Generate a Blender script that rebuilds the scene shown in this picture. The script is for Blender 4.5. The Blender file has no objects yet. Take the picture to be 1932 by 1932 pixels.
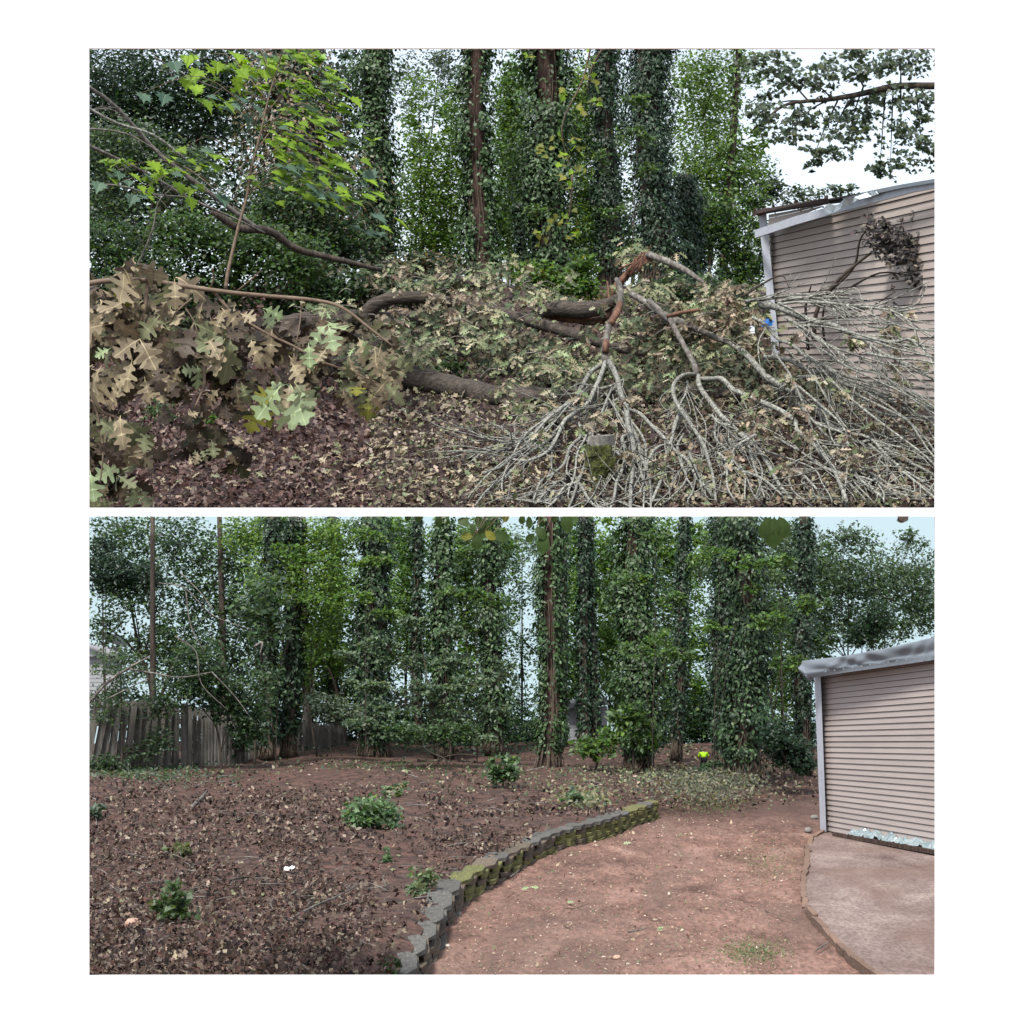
import bpy, math, random
import numpy as np
from mathutils import Matrix, Vector
random.seed(11); rng = np.random.default_rng(11)
scene = bpy.context.scene
COL = scene.collection

# ------------------------------------------------------------------ camera, sky, sun, exposure
F = 3864.0                      # focal length in units of a 1932-wide picture
cam_d = bpy.data.cameras.new('camera'); cam = bpy.data.objects.new('camera', cam_d); COL.objects.link(cam)
cam.location = (0, 0, 0); cam.rotation_euler = (math.radians(90), 0, 0)
cam_d.sensor_width = 36; cam_d.lens = 36 * F / 1932; cam_d.clip_end = 3000; cam_d.clip_start = .1
scene.camera = cam
SUN_EL, SUN_AZ = 58, 205        # degrees; azimuth clockwise from +Y (light comes from behind and left of the camera)
world = bpy.data.worlds.new('World'); scene.world = world; world.use_nodes = True
wn = world.node_tree.nodes; wl = world.node_tree.links
bg = wn['Background']; bg.inputs[1].default_value = .072
sky = wn.new('ShaderNodeTexSky'); sky.sky_type = 'NISHITA'; sky.sun_disc = False
sky.sun_elevation = math.radians(SUN_EL); sky.sun_rotation = math.radians(SUN_AZ)
sky.air_density = 1.0; sky.dust_density = 3.0; sky.ozone_density = 1.0
cloudmix = wn.new('ShaderNodeMix'); cloudmix.data_type = 'RGBA'; cloudmix.inputs[0].default_value = .6      # an even overcast veil over the clear sky
cloudmix.inputs[7].default_value = (4.3, 4.5, 4.7, 1)
wl.new(sky.outputs[0], cloudmix.inputs[6]); wl.new(cloudmix.outputs[2], bg.inputs[0])
sun_d = bpy.data.lights.new('sun', 'SUN'); sun_d.energy = 1.5; sun_d.angle = math.radians(10); sun_d.color = (1, .97, .92)
sun = bpy.data.objects.new('sun', sun_d); COL.objects.link(sun)
az, el = math.radians(SUN_AZ), math.radians(SUN_EL)
sdir = Vector((math.sin(az) * math.cos(el), math.cos(az) * math.cos(el), math.sin(el)))
sun.rotation_euler = sdir.to_track_quat('Z', 'Y').to_euler()
scene.view_settings.view_transform = 'Standard'; scene.view_settings.look = 'None'
scene.view_settings.exposure = 2.0; scene.view_settings.gamma = 1
SKY_EMIT = .235                  # the pale sky that shows between the lower trees
scene.render.engine = 'CYCLES'
scene.cycles.max_bounces = 6; scene.cycles.diffuse_bounces = 3; scene.cycles.transmission_bounces = 4
scene.cycles.glossy_bounces = 2; scene.cycles.transparent_max_bounces = 4
scene.cycles.caustics_reflective = False; scene.cycles.caustics_refractive = False

# ------------------------------------------------------------------ coordinates
def P(dx, dy, Y):               # a direction seen from the street, taken at a distance Y
    return np.array(((dx - 966) / F * Y, Y, (966 - dy) / F * Y))
def zL(Y): return -4.06 - .0572 * Y                       # lower garden: nearly level
def zU(Y):                                                # upper garden: a rising hillside with a crest
    Y = np.asarray(Y, float)
    return np.where(Y < 128, .14 + .2425 * (Y - 70), 14.2 - .05 * (Y - 128))
def GL(dx, dy, lift=0.0):
    r = (dy - 966) / F; Y = (4.06 - lift) / (r - .0572)
    return np.array(((dx - 966) / F * Y, Y, zL(Y) + lift))
def YU(dy): return 16.835 / (.2425 - (966 - dy) / F)
def GU(dx, dy):
    Y = YU(dy); return P(dx, dy, Y)
z5 = lambda u, v: (695.5 + u * .2750, 521.6 + v * .2750)
z6 = lambda u, v: (1226.8 + u * .2816, 521.6 + v * .2816)
z4 = lambda u, v: (164.2 + u * .2750, 521.6 + v * .2750)
l5 = lambda u, v: (695.5 + u * .2750, 1405.5 + v * .2750)
l6 = lambda u, v: (1226.8 + u * .2816, 1405.5 + v * .2816)
l4 = lambda u, v: (164.2 + u * .2750, 1405.5 + v * .2750)

# ------------------------------------------------------------------ object helpers
def link(name, me, parent=None, mat=None, smooth=False):
    o = bpy.data.objects.new(name, me); COL.objects.link(o)
    if parent is not None: o.parent = parent
    if mat is not None and me is not None and not me.materials: me.materials.append(mat)
    if smooth and me is not None: me.polygons.foreach_set('use_smooth', np.ones(len(me.polygons), bool))
    return o
def tag(o, label=None, cat=None, group=None, kind=None):
    if label: o['label'] = label
    if cat: o['category'] = cat
    if group: o['group'] = group
    if kind: o['kind'] = kind
    return o
def thing(name, label, cat, group=None, loc=(0, 0, 0)):
    # the Empty stands at the base; children keep world coordinates through its inverse
    o = bpy.data.objects.new(name, None); COL.objects.link(o); o.empty_display_size = .2
    o.location = [float(c) for c in loc]
    return tag(o, label, cat, group)
def part(name, me, parent, mat=None, smooth=False, kind=None, label=None):
    o = link(name, me, parent, mat, smooth)
    root = parent
    while root.parent is not None: root = root.parent
    if parent is root: o.matrix_parent_inverse = Matrix.Translation(-root.location)
    if kind: o['kind'] = kind
    if label: o['label'] = label
    return o
def pydata(name, v, f):
    me = bpy.data.meshes.new(name); me.from_pydata([tuple(map(float, p)) for p in v], [], f); me.update(); return me

class MB:
    def __init__(s): s.v = []; s.f = []
    def add(s, v, f):
        n = len(s.v); s.v += [tuple(p) for p in v]; s.f += [tuple(i + n for i in q) for q in f]; return s
    def hexa(s, b, t):            # bottom quad, top quad
        return s.add(list(b) + list(t), [(3, 2, 1, 0), (4, 5, 6, 7), (0, 1, 5, 4), (1, 2, 6, 5), (2, 3, 7, 6), (3, 0, 4, 7)])
    def box(s, lo, hi):
        x0, y0, z0 = lo; x1, y1, z1 = hi
        return s.hexa([(x0, y0, z0), (x1, y0, z0), (x1, y1, z0), (x0, y1, z0)], [(x0, y0, z1), (x1, y0, z1), (x1, y1, z1), (x0, y1, z1)])
    def slab(s, q, n, t):         # a quad given thickness t against normal n
        q = [np.array(p, float) for p in q]; n = np.array(n, float)
        return s.hexa([p - n * t for p in q], q)
    def tube(s, pts, rad, sides=6, sub=4, rough=0.0, cap=True):
        pts = np.array(pts, float); n = len(pts)
        rad = np.interp(np.linspace(0, 1, n), np.linspace(0, 1, len(rad)), rad) if len(rad) != n else np.array(rad, float)
        if n > 2 and sub > 1:
            P0 = np.vstack([2 * pts[0] - pts[1], pts, 2 * pts[-1] - pts[-2]]); out = []; ro = []
            for i in range(n - 1):
                a, b, c, d = P0[i:i + 4]
                for k in range(sub):
                    t = k / sub
                    out.append(.5 * ((2 * b) + (c - a) * t + (2 * a - 5 * b + 4 * c - d) * t * t + (3 * b - a - 3 * c + d) * t ** 3))
                    ro.append(rad[i] * (1 - t) + rad[i + 1] * t)
            out.append(pts[-1]); ro.append(rad[-1]); pts = np.array(out); rad = np.array(ro)
        T = np.gradient(pts, axis=0); T /= np.linalg.norm(T, axis=1)[:, None] + 1e-9
        ref = np.array((0, 0, 1.)) if abs(T[0][2]) < .9 else np.array((1., 0, 0))
        a = np.linspace(0, 2 * math.pi, sides, endpoint=False); V = []
        N = np.cross(T[0], ref); N /= np.linalg.norm(N)
        for i in range(len(pts)):
            N = N - T[i] * N.dot(T[i]); N /= np.linalg.norm(N) + 1e-9
            B = np.cross(T[i], N)
            rr = rad[i] * (1 + rough * rng.uniform(-1, 1, sides))
            V.append(pts[i] + np.outer(np.cos(a) * rr, N) + np.outer(np.sin(a) * rr, B))
        m = len(pts); Fq = []
        for i in range(m - 1):
            for k in range(sides):
                k2 = (k + 1) % sides
                Fq.append((i * sides + k, i * sides + k2, (i + 1) * sides + k2, (i + 1) * sides + k))
        if cap: Fq += [tuple(range(sides))[::-1], tuple((m - 1) * sides + k for k in range(sides))]
        return s.add(np.vstack(V), Fq)
    def mesh(s, name): return pydata(name, s.v, s.f)

# ------------------------------------------------------------------ materials
def mat_new(name):
    m = bpy.data.materials.new(name); m.use_nodes = True
    return m, m.node_tree.nodes, m.node_tree.links, m.node_tree.nodes['Principled BSDF']
def noise_mat(name, cols, scale=5, rough=.85, bump=.3, detail=6, stretch=(1, 1, 1), coord='Object', rand=.0, dist=.02, spec=.3, pos=None, distort=0):
    m, n, l, b = mat_new(name)
    tc = n.new('ShaderNodeTexCoord'); mp = n.new('ShaderNodeMapping'); mp.inputs['Scale'].default_value = stretch
    src = tc.outputs[coord]
    l.new(src, mp.inputs[0])
    nz = n.new('ShaderNodeTexNoise'); nz.inputs['Scale'].default_value = scale; nz.inputs['Detail'].default_value = detail
    nz.inputs['Roughness'].default_value = .65; nz.inputs['Distortion'].default_value = distort
    l.new(mp.outputs[0], nz.inputs['Vector'])
    cr = n.new('ShaderNodeValToRGB'); e = cr.color_ramp.elements
    k = len(cols)
    pos = pos or [.28 + .44 * i / (k - 1) for i in range(k)]
    while len(e) < k: e.new(.5)
    for i, c in enumerate(cols): e[i].position = pos[i]; e[i].color = (*c, 1)
    l.new(nz.outputs[0], cr.inputs[0]); out = cr.outputs[0]
    if rand:
        oi = n.new('ShaderNodeObjectInfo'); mr = n.new('ShaderNodeMapRange'); mr.inputs['To Min'].default_value = 1 - rand; mr.inputs['To Max'].default_value = 1 + rand
        l.new(oi.outputs['Random'], mr.inputs[0])
        mx = n.new('ShaderNodeVectorMath'); mx.operation = 'SCALE'; l.new(out, mx.inputs[0]); l.new(mr.outputs[0], mx.inputs['Scale']); out = mx.outputs[0]
    l.new(out, b.inputs['Base Color'])
    b.inputs['Roughness'].default_value = rough; b.inputs['Specular IOR Level'].default_value = spec
    if bump:
        bp = n.new('ShaderNodeBump'); bp.inputs['Strength'].default_value = bump; bp.inputs['Distance'].default_value = dist
        l.new(nz.outputs[0], bp.inputs['Height']); l.new(bp.outputs[0], b.inputs['Normal'])
    return m
def leaf_mat(name, transl=.35, rough=.45, spec=.4, tint=(1.5, 1.35, .6)):
    m, n, l, b = mat_new(name)
    at = n.new('ShaderNodeAttribute'); at.attribute_name = 'Col'
    l.new(at.outputs['Color'], b.inputs['Base Color']); b.inputs['Roughness'].default_value = rough; b.inputs['Specular IOR Level'].default_value = spec
    tr = n.new('ShaderNodeBsdfTranslucent'); mu = n.new('ShaderNodeVectorMath'); mu.operation = 'MULTIPLY'; mu.inputs[1].default_value = tint
    l.new(at.outputs['Color'], mu.inputs[0]); l.new(mu.outputs[0], tr.inputs[0])
    ms = n.new('ShaderNodeMixShader'); ms.inputs[0].default_value = transl
    l.new(b.outputs[0], ms.inputs[1]); l.new(tr.outputs[0], ms.inputs[2]); l.new(ms.outputs[0], n['Material Output'].inputs[0])
    return m
def plain(name, c, rough=.6, spec=.3):
    m, n, l, b = mat_new(name); b.inputs['Base Color'].default_value = (*c, 1); b.inputs['Roughness'].default_value = rough; b.inputs['Specular IOR Level'].default_value = spec
    return m
M = {}
M['leaf'] = leaf_mat('leaf', .45, .45, .4, (1.7, 1.55, .6))
M['ivy'] = leaf_mat('ivy_leaf', .22, .48, .4, (1.3, 1.3, .6))
M['dry'] = leaf_mat('dry_leaf', .18, .7, .2, (1.2, 1.0, .8))
M['bark'] = noise_mat('bark', [(.012, .010, .008), (.045, .035, .028), (.10, .08, .064)], 3.2, .95, .9, 8, (2.2, 2.2, .5), dist=.06)
M['bark_red'] = noise_mat('reddish_bark', [(.012, .008, .007), (.05, .031, .024), (.105, .068, .052)], 5, .95, .9, 8, (2.5, 2.5, .3), dist=.06)
M['log'] = noise_mat('log_bark', [(.012, .010, .009), (.05, .041, .034), (.115, .095, .08)], 3.4, .95, 1.0, 9, (.3, 3, 3), dist=.08)
M['vine'] = noise_mat('vine', [(.05, .037, .028), (.13, .10, .075)], 8, .9, .3)
M['lichen'] = noise_mat('lichened_bark', [(.026, .023, .02), (.10, .097, .084), (.22, .222, .195), (.36, .37, .33)], 9, .9, .5, 9, rand=.22, pos=[.34, .43, .55, .68], dist=.03)
M['graybark'] = noise_mat('grey_bark', [(.035, .03, .027), (.10, .09, .08), (.24, .235, .21)], 5, .9, .5, 9, rand=.2, dist=.03)
M['torn'] = noise_mat('torn_wood', [(.03, .02, .016), (.11, .052, .034), (.21, .125, .085)], 6, .8, .5, 8, (1, 1, .3), dist=.03)
M['stem'] = noise_mat('brown_stem', [(.08, .055, .04), (.2, .15, .11)], 9, .8, .2)
M['page_border'] = noise_mat('white_page', [(.86, .86, .86), (.88, .88, .88)], 2, .9, .02)

# ------------------------------------------------------------------ leaves
def half(o):                      # leaf from one half outline, folded along the midrib
    o = [np.array(p, float) for p in o]; n = len(o)
    v = [(p[0], p[1], abs(p[1]) * .25) for p in o] + [(p[0], -p[1], abs(p[1]) * .25) for p in o[1:-1]]
    f = [tuple(range(n))[::-1], tuple([0] + list(range(n, n + n - 2)) + [n - 1])]
    return np.array(v), f
T_LITTER = half([(0, 0), (.25, .22), (.42, .1), (.62, .3), (1, 0)])
T_SIMPLE = half([(0, 0), (.4, .27), (1, 0)])
T_OVAL = half([(0, 0), (.25, .24), (.65, .26), (1, 0)])
T_IVY = half([(0, 0), (-.12, .28), (.12, .5), (.38, .3), (1, 0)])
T_MAPLE = half([(0, 0), (-.12, .24), (.06, .22), (.08, .55), (.26, .4), (.36, .6), (.46, .27), (.62, .3), (.66, .14), (1, 0)])
T_OAK = half([(0, 0), (.2, .04), (.36, .25), (.42, .06), (.64, .27), (.66, .06), (.86, .16), (1, 0)])
T_LOBE = half([(0, 0), (.15, .04), (.25, .22), (.36, .24), (.36, .1), (.5, .36), (.62, .36), (.6, .14), (.75, .28), (.88, .2), (.9, .08), (1, 0)])
def unit(a): return a / (np.linalg.norm(a, axis=-1, keepdims=True) + 1e-9)
def leaf_mesh(name, C, axis, nrm, size, colr, T):
    tv, tf = T; N = len(C); a = unit(axis); b = unit(np.cross(nrm, a)); c = np.cross(a, b)
    size = np.broadcast_to(np.asarray(size, float), (N,))
    loc = tv * 1.0
    V = C[:, None, :] + size[:, None, None] * (loc[None, :, 0:1] * a[:, None, :] + loc[None, :, 1:2] * b[:, None, :] + loc[None, :, 2:3] * c[:, None, :])
    m = len(tv); V = V.reshape(-1, 3)
    lens = np.array([len(f) for f in tf]); fl = np.concatenate([np.array(f) for f in tf])
    loops = (np.arange(N)[:, None] * m + fl[None, :]).ravel()
    starts = (np.arange(N)[:, None] * len(fl) + np.concatenate([[0], np.cumsum(lens)[:-1]])[None, :]).ravel()
    me = bpy.data.meshes.new(name)
    me.vertices.add(len(V)); me.vertices.foreach_set('co', V.astype(np.float32).ravel())
    me.loops.add(len(loops)); me.loops.foreach_set('vertex_index', loops.astype(np.int32))
    me.polygons.add(len(starts)); me.polygons.foreach_set('loop_start', starts.astype(np.int32))
    me.update(calc_edges=True)
    at = me.attributes.new('Col', 'FLOAT_COLOR', 'POINT')
    cc = np.ones((N, 4)); cc[:, :3] = colr
    at.data.foreach_set('color', np.repeat(cc, m, axis=0).astype(np.float32).ravel())
    return me
def palette(N, cols, w=None, jit=.25):
    cols = np.array(cols, float); idx = rng.choice(len(cols), N, p=w)
    return np.clip(cols[idx] * (1 + rng.uniform(-jit, jit, (N, 1))) * (1 + rng.uniform(-.08, .08, (N, 3))), 0.003, .8)
IVY = [(.015, .037, .013), (.033, .074, .022), (.055, .105, .034), (.07, .115, .05)]
IVY2 = [(.010, .026, .014), (.016, .042, .018), (.028, .060, .026)]
MID = [(.048, .105, .018), (.078, .15, .025), (.11, .185, .04), (.04, .088, .024)]
BRIGHT = [(.07, .15, .018), (.105, .19, .022), (.14, .23, .03)]
YEL = [(.13, .24, .02), (.18, .31, .025), (.14, .22, .035)]
DARK = [(.008, .022, .012), (.014, .036, .018), (.022, .05, .025)]
GREY = [(.035, .06, .042), (.06, .09, .065), (.095, .13, .095)]
TAN = [(.26, .22, .155), (.19, .155, .11), (.33, .29, .215), (.10, .078, .058), (.16, .14, .10)]
OLIVE = [(.10, .125, .065), (.16, .185, .10), (.23, .235, .145), (.06, .085, .045), (.28, .25, .175)]
LITTER = [(.05, .032, .026), (.095, .068, .056), (.016, .011, .010), (.165, .13, .10), (.085, .048, .038), (.26, .215, .165)]

def cloud(blobs, per, clump=9, flat=.45):
    """leaf positions in clumps inside ellipsoids (cx,cy,cz,rx,ry,rz,weight): gaps stay between the clumps"""
    C = []; 
    for (cx, cy, cz, rx, ry, rz, w) in blobs:
        n = max(6, int(per * w)); k = max(3, n // clump)
        d = rng.normal(size=(k, 3)); d = unit(d) * (rng.uniform(0, 1, (k, 1)) ** .42)
        cc = d * (rx, ry, rz) + (cx, cy, cz)
        own = rng.integers(0, k, n); s = .30 * (rx * ry * rz) ** (1 / 3) * (rng.uniform(.35, 1.0, k))
        p = cc[own] + rng.normal(size=(n, 3)) * s[own][:, None] * (1, 1, flat)
        C.append(p)
    return np.vstack(C)
def orient(N, up=.8, out=None, droop=.25):
    n = rng.normal(size=(N, 3)) * .55 + (0, -.35, up)
    if out is not None: n = n + out
    a = rng.normal(size=(N, 3)); a[:, 2] = a[:, 2] * .5 - droop
    n = unit(n); a = a - n * np.sum(a * n, axis=1, keepdims=True)
    return a, n
def foliage(C, size, cols, T=T_OVAL, w=None, jit=.3, up=.8, droop=.25, name='foliage', zmax=None):
    if zmax is not None: C = C[C[:, 2] < zmax]
    N = len(C); a, n = orient(N, up, None, droop)
    return leaf_mesh(name, C, a, n, size * rng.uniform(.6, 1.25, N), palette(N, cols, w, jit), T)
ZTOP = -.12                       # the lower trees stop below the hill behind them
def blobs_at(Y, L, depth=1.0):    # blobs given as (dx, dy, rx, ry, weight) in picture units at distance Y
    o = []
    for (dx, dy, rx, ry, w) in L:
        c = P(dx, dy, Y); s = Y / F; o.append((c[0], c[1] + rng.uniform(-.5, .5) * depth, c[2], rx * s, min(rx, ry) * s * depth, ry * s, w))
    return o

# ------------------------------------------------------------------ setting
def grid_mesh(name, xs, ys, zf):
    X, Yg = np.meshgrid(xs, ys); Z = zf(X, Yg); nx, ny = len(xs), len(ys)
    v = np.stack([X, Yg, Z], -1).reshape(-1, 3)
    i = np.arange(nx * ny).reshape(ny, nx)
    q = np.stack([i[:-1, :-1], i[:-1, 1:], i[1:, 1:], i[1:, :-1]], -1).reshape(-1, 4)
    me = bpy.data.meshes.new(name); me.from_pydata(v, [], q.tolist()); me.update(); return me
def lumps(X, Y, s, a, seed=0):
    r = np.random.default_rng(seed); Z = 0
    for k in range(10):
        f = s * 1.5 ** (k % 5); ang = r.uniform(0, 6.28); ph = r.uniform(0, 6.28)
        Z = Z + a / (1.5 ** (k % 5)) * np.sin(f * (X * math.cos(ang) + Y * math.sin(ang)) + ph) / 3
    return Z

# retaining wall line, front foot, on the ground
WALL_D = [l5(*p) for p in [(250, 1790), (310, 1680), (372, 1590), (405, 1500), (450, 1420), (500, 1335), (535, 1235), (600, 1135), (690, 1050), (780, 1000), (860, 945), (950, 898), (1060, 840), (1170, 780), (1290, 728), (1400, 695), (1550, 655), (1700, 605), (1800, 567), (1932, 515), (1990, 495)]]
WALL = np.array([GL(*p) for p in WALL_D])
BANK = .33
def wall_x(Y):                    # x of the wall foot at depth Y
    o = np.argsort(WALL[:, 1]); return np.interp(Y, WALL[o, 1], WALL[o, 0])
YEND = WALL[-1, 1]
def bank_h(X, Y):
    X = np.asarray(X, float); Y = np.asarray(Y, float)
    d = wall_x(Y) - X + .02
    right = np.clip((Y - YEND + .6) / 5.0, 0, 1)       # beyond the wall's end the bank slopes away
    h = np.where(d > .05, BANK, 0.0)
    far = BANK * np.clip((d + 9) / 9, 0, 1)
    h = np.where(Y > YEND - .3, np.maximum(h * (1 - right), 0) + right * far, h)
    return h
def zLow(X, Y): return zL(Y) + bank_h(X, Y)
def dirt_material(name='red_dirt', cs=((.075, .042, .034), (.135, .072, .056), (.185, .10, .078), (.235, .142, .115)), dampc=(.10, .068, .055), sc0=1.1, dsc=.33, far=True, bump=.8, grainy=16):
    m, n, l, b = mat_new(name); tc = n.new('ShaderNodeTexCoord'); mp = n.new('ShaderNodeMapping'); mp.inputs['Scale'].default_value = (1, .42, 1); l.new(tc.outputs['Object'], mp.inputs[0])
    def nz(sc, det, dis=0, rough=.65):
        q = n.new('ShaderNodeTexNoise'); q.inputs['Scale'].default_value = sc; q.inputs['Detail'].default_value = det; q.inputs['Distortion'].default_value = dis; q.inputs['Roughness'].default_value = rough
        l.new(mp.outputs[0], q.inputs[0]); return q.outputs[0]
    def ramp(src, st):
        r = n.new('ShaderNodeValToRGB'); e = r.color_ramp.elements
        while len(e) < len(st): e.new(.5)
        for i, (p, c) in enumerate(st): e[i].position = p; e[i].color = (*c, 1)
        l.new(src, r.inputs[0]); return r.outputs[0]
    def mix(f, a_, b_, mode='MIX'):
        q = n.new('ShaderNodeMix'); q.data_type = 'RGBA'; q.blend_type = mode
        if isinstance(f, float): q.inputs[0].default_value = f
        else: l.new(f, q.inputs[0])
        l.new(a_, q.inputs[6])
        if isinstance(b_, tuple): q.inputs[7].default_value = (*b_, 1)
        else: l.new(b_, q.inputs[7])
        return q.outputs[2]
    base = ramp(nz(sc0, 12, .6, .72), [(.34, cs[0]), (.45, cs[1]), (.55, cs[2]), (.68, cs[3])])
    grain = ramp(nz(grainy, 8), [(.36, (.42, .42, .42)), (.52, (1, 1, 1)), (.68, (1.35, 1.3, 1.28))])
    col = mix(.75, base, grain, 'MULTIPLY')
    damp = ramp(nz(dsc, 5, 1.0), [(.46, (0, 0, 0)), (.62, (1, 1, 1))])
    col = mix(damp, col, mix(.6, col, dampc))
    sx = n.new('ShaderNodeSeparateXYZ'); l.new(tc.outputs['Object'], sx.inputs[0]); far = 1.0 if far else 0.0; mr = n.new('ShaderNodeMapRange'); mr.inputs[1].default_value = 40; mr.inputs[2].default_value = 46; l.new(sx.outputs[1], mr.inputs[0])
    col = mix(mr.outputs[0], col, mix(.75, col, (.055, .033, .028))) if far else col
    l.new(col, b.inputs['Base Color']); b.inputs['Roughness'].default_value = .95; b.inputs['Specular IOR Level'].default_value = .2
    bp = n.new('ShaderNodeBump'); bp.inputs['Strength'].default_value = bump; bp.inputs['Distance'].default_value = .05; l.new(nz(7, 10), bp.inputs['Height']); l.new(bp.outputs[0], b.inputs['Normal'])
    return m
dirt_m = dirt_material(cs=((.078, .046, .036), (.145, .083, .065), (.20, .117, .093), (.26, .168, .135)))
leafsoil_m = noise_mat('leafy_soil', [(.02, .012, .01), (.045, .026, .02), (.085, .045, .034), (.13, .068, .05)], 3.5, .95, .8, 12, pos=[.32, .45, .58, .72], dist=.05)
ground = link('ground', grid_mesh('ground', np.concatenate([[-90, -45], np.linspace(-26, -4, 20), np.linspace(-3.8, 9.8, 250), np.linspace(10, 26, 30), [45, 90]]), np.concatenate([[-40, 0, 12], np.linspace(20, 46, 270), np.linspace(46.3, 69.5, 60)]),
              lambda X, Y: zL(Y) + (lumps(X, Y, 1.3, .035, 3) + lumps(X, Y, 6, .016, 4) + lumps(X, Y, 14, .016, 6) * (lumps(X, Y, .9, 1, 8) > 0) + np.abs(rng.normal(size=X.shape)) * .011) * (Y > 15) - .02), None, dirt_m, True); tag(ground, kind='structure')
# the leafy bank as a sheet of its own, left of the wall and beyond its end
ys = np.concatenate([np.linspace(20, 42, 150), np.linspace(42.3, 69.5, 90)])
v = []; f = []; nx = 90
for Y in ys:
    xr = wall_x(Y) - .10 if Y < YEND else wall_x(YEND) - .1 + (Y - YEND) * .9
    xs = xr - (np.linspace(0, 1, nx) ** 1.5)[::-1] * (xr + 30)
    for x in xs:
        e = xr - x; W = .02 if Y < YEND else .25 + (Y - YEND) * 1.1; t = min(1, max(0, e / W)); t = t * t * (3 - 2 * t) if Y >= YEND else (1 if e > -1 else 0)
        h = BANK * t - (.09 * (1 - t) if Y >= YEND else 0)
        v.append((x, Y, float(zL(Y)) + h + float(lumps(x, Y, 1.1, .05, 5) + lumps(x, Y, .45, .16, 15)) * min(1, e * 2)))
for j in range(len(ys) - 1):
    for i in range(nx - 1): f.append((j * nx + i, j * nx + i + 1, (j + 1) * nx + i + 1, (j + 1) * nx + i))
bank = link('leafy_bank', pydata('leafy_bank', v, f), None, leafsoil_m, True); tag(bank, kind='structure')
hill_m = noise_mat('hillside_soil', [(.014, .009, .01), (.035, .021, .021), (.065, .042, .038)], 1.2, .95, .9, 12, dist=.1)
hill = link('hillside', grid_mesh('hillside', np.linspace(-60, 60, 120), np.concatenate([[69.2], np.linspace(69.25, 175, 150)]),
            lambda X, Y: np.where(Y < 69.22, -9.0, zU(Y) + lumps(X, Y, .8, .12, 9) * np.clip((Y - 71) / 6, 0, 1))), None, hill_m, True); tag(hill, kind='structure')
# pale sky seen between the lower trunks, standing behind the lower wood
sm, n_, l_, b_ = mat_new('pale_sky'); em = n_.new('ShaderNodeEmission'); em.inputs[0].default_value = (.72, .92, 1, 1); em.inputs[1].default_value = SKY_EMIT
l_.new(em.outputs[0], n_['Material Output'].inputs[0])
sk = link('sky', pydata('sky', [(-60, 69.0, -9), (60, 69.0, -9), (60, 69.0, -.06), (-60, 69.0, -.06)], [(0, 1, 2, 3)]), None, sm); tag(sk, kind='structure')
# white page border, made up as a standing board with two wide openings
WY = 14.0
def border_panel():
    s = WY / F; X0, X1 = (168 - 966) * s, (1764 - 966) * s
    zs = [(966 - 91) * s, (966 - 958) * s, (966 - 974) * s, (966 - 1841) * s]
    xo = 6.0; top = 5.5; bot = float(zL(WY)) - .1; t = .16; sp = .03    # splayed jambs: the opening widens away from the viewer
    def ring(Y, e):
        xs = [-xo, X0 - e, X1 + e, xo]; zz = [bot, zs[3] - e, zs[2] + e * .3, zs[1] - e * .3, zs[0] + e, top]
        return [[(x, Y, z) for x in xs] for z in zz]
    v = []; f = []
    A = ring(WY, 0); B = ring(WY + t, sp)
    for R in (A, B):
        for row in R: v += row
    ix = lambda s_, r, c: s_ * 24 + r * 4 + c
    for r in range(5):
        for c in range(3):
            if c == 1 and r in (1, 3): continue
            f.append((ix(0, r, c), ix(0, r, c + 1), ix(0, r + 1, c + 1), ix(0, r + 1, c)))
            f.append((ix(1, r, c), ix(1, r + 1, c), ix(1, r + 1, c + 1), ix(1, r, c + 1)))
    for r in (1, 3):
        a, b, c, d = (r, 1), (r, 2), (r + 1, 2), (r + 1, 1)
        for p, q in ((a, b), (b, c), (c, d), (d, a)): f.append((ix(0, *p), ix(0, *q), ix(1, *q), ix(1, *p)))
    for c in range(3):
        f.append((ix(0, 5, c), ix(0, 5, c + 1), ix(1, 5, c + 1), ix(1, 5, c))); f.append((ix(0, 0, c + 1), ix(0, 0, c), ix(1, 0, c), ix(1, 0, c + 1)))
    for r in range(5):
        f.append((ix(0, r, 0), ix(0, r + 1, 0), ix(1, r + 1, 0), ix(1, r, 0))); f.append((ix(0, r + 1, 3), ix(0, r, 3), ix(1, r, 3), ix(1, r + 1, 3)))
    return pydata('page_border', v, f)
tag(link('page_border', border_panel(), None, M['page_border']), 'plain white page border, built as a board around two wide openings, one above the other', 'wall')

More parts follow.
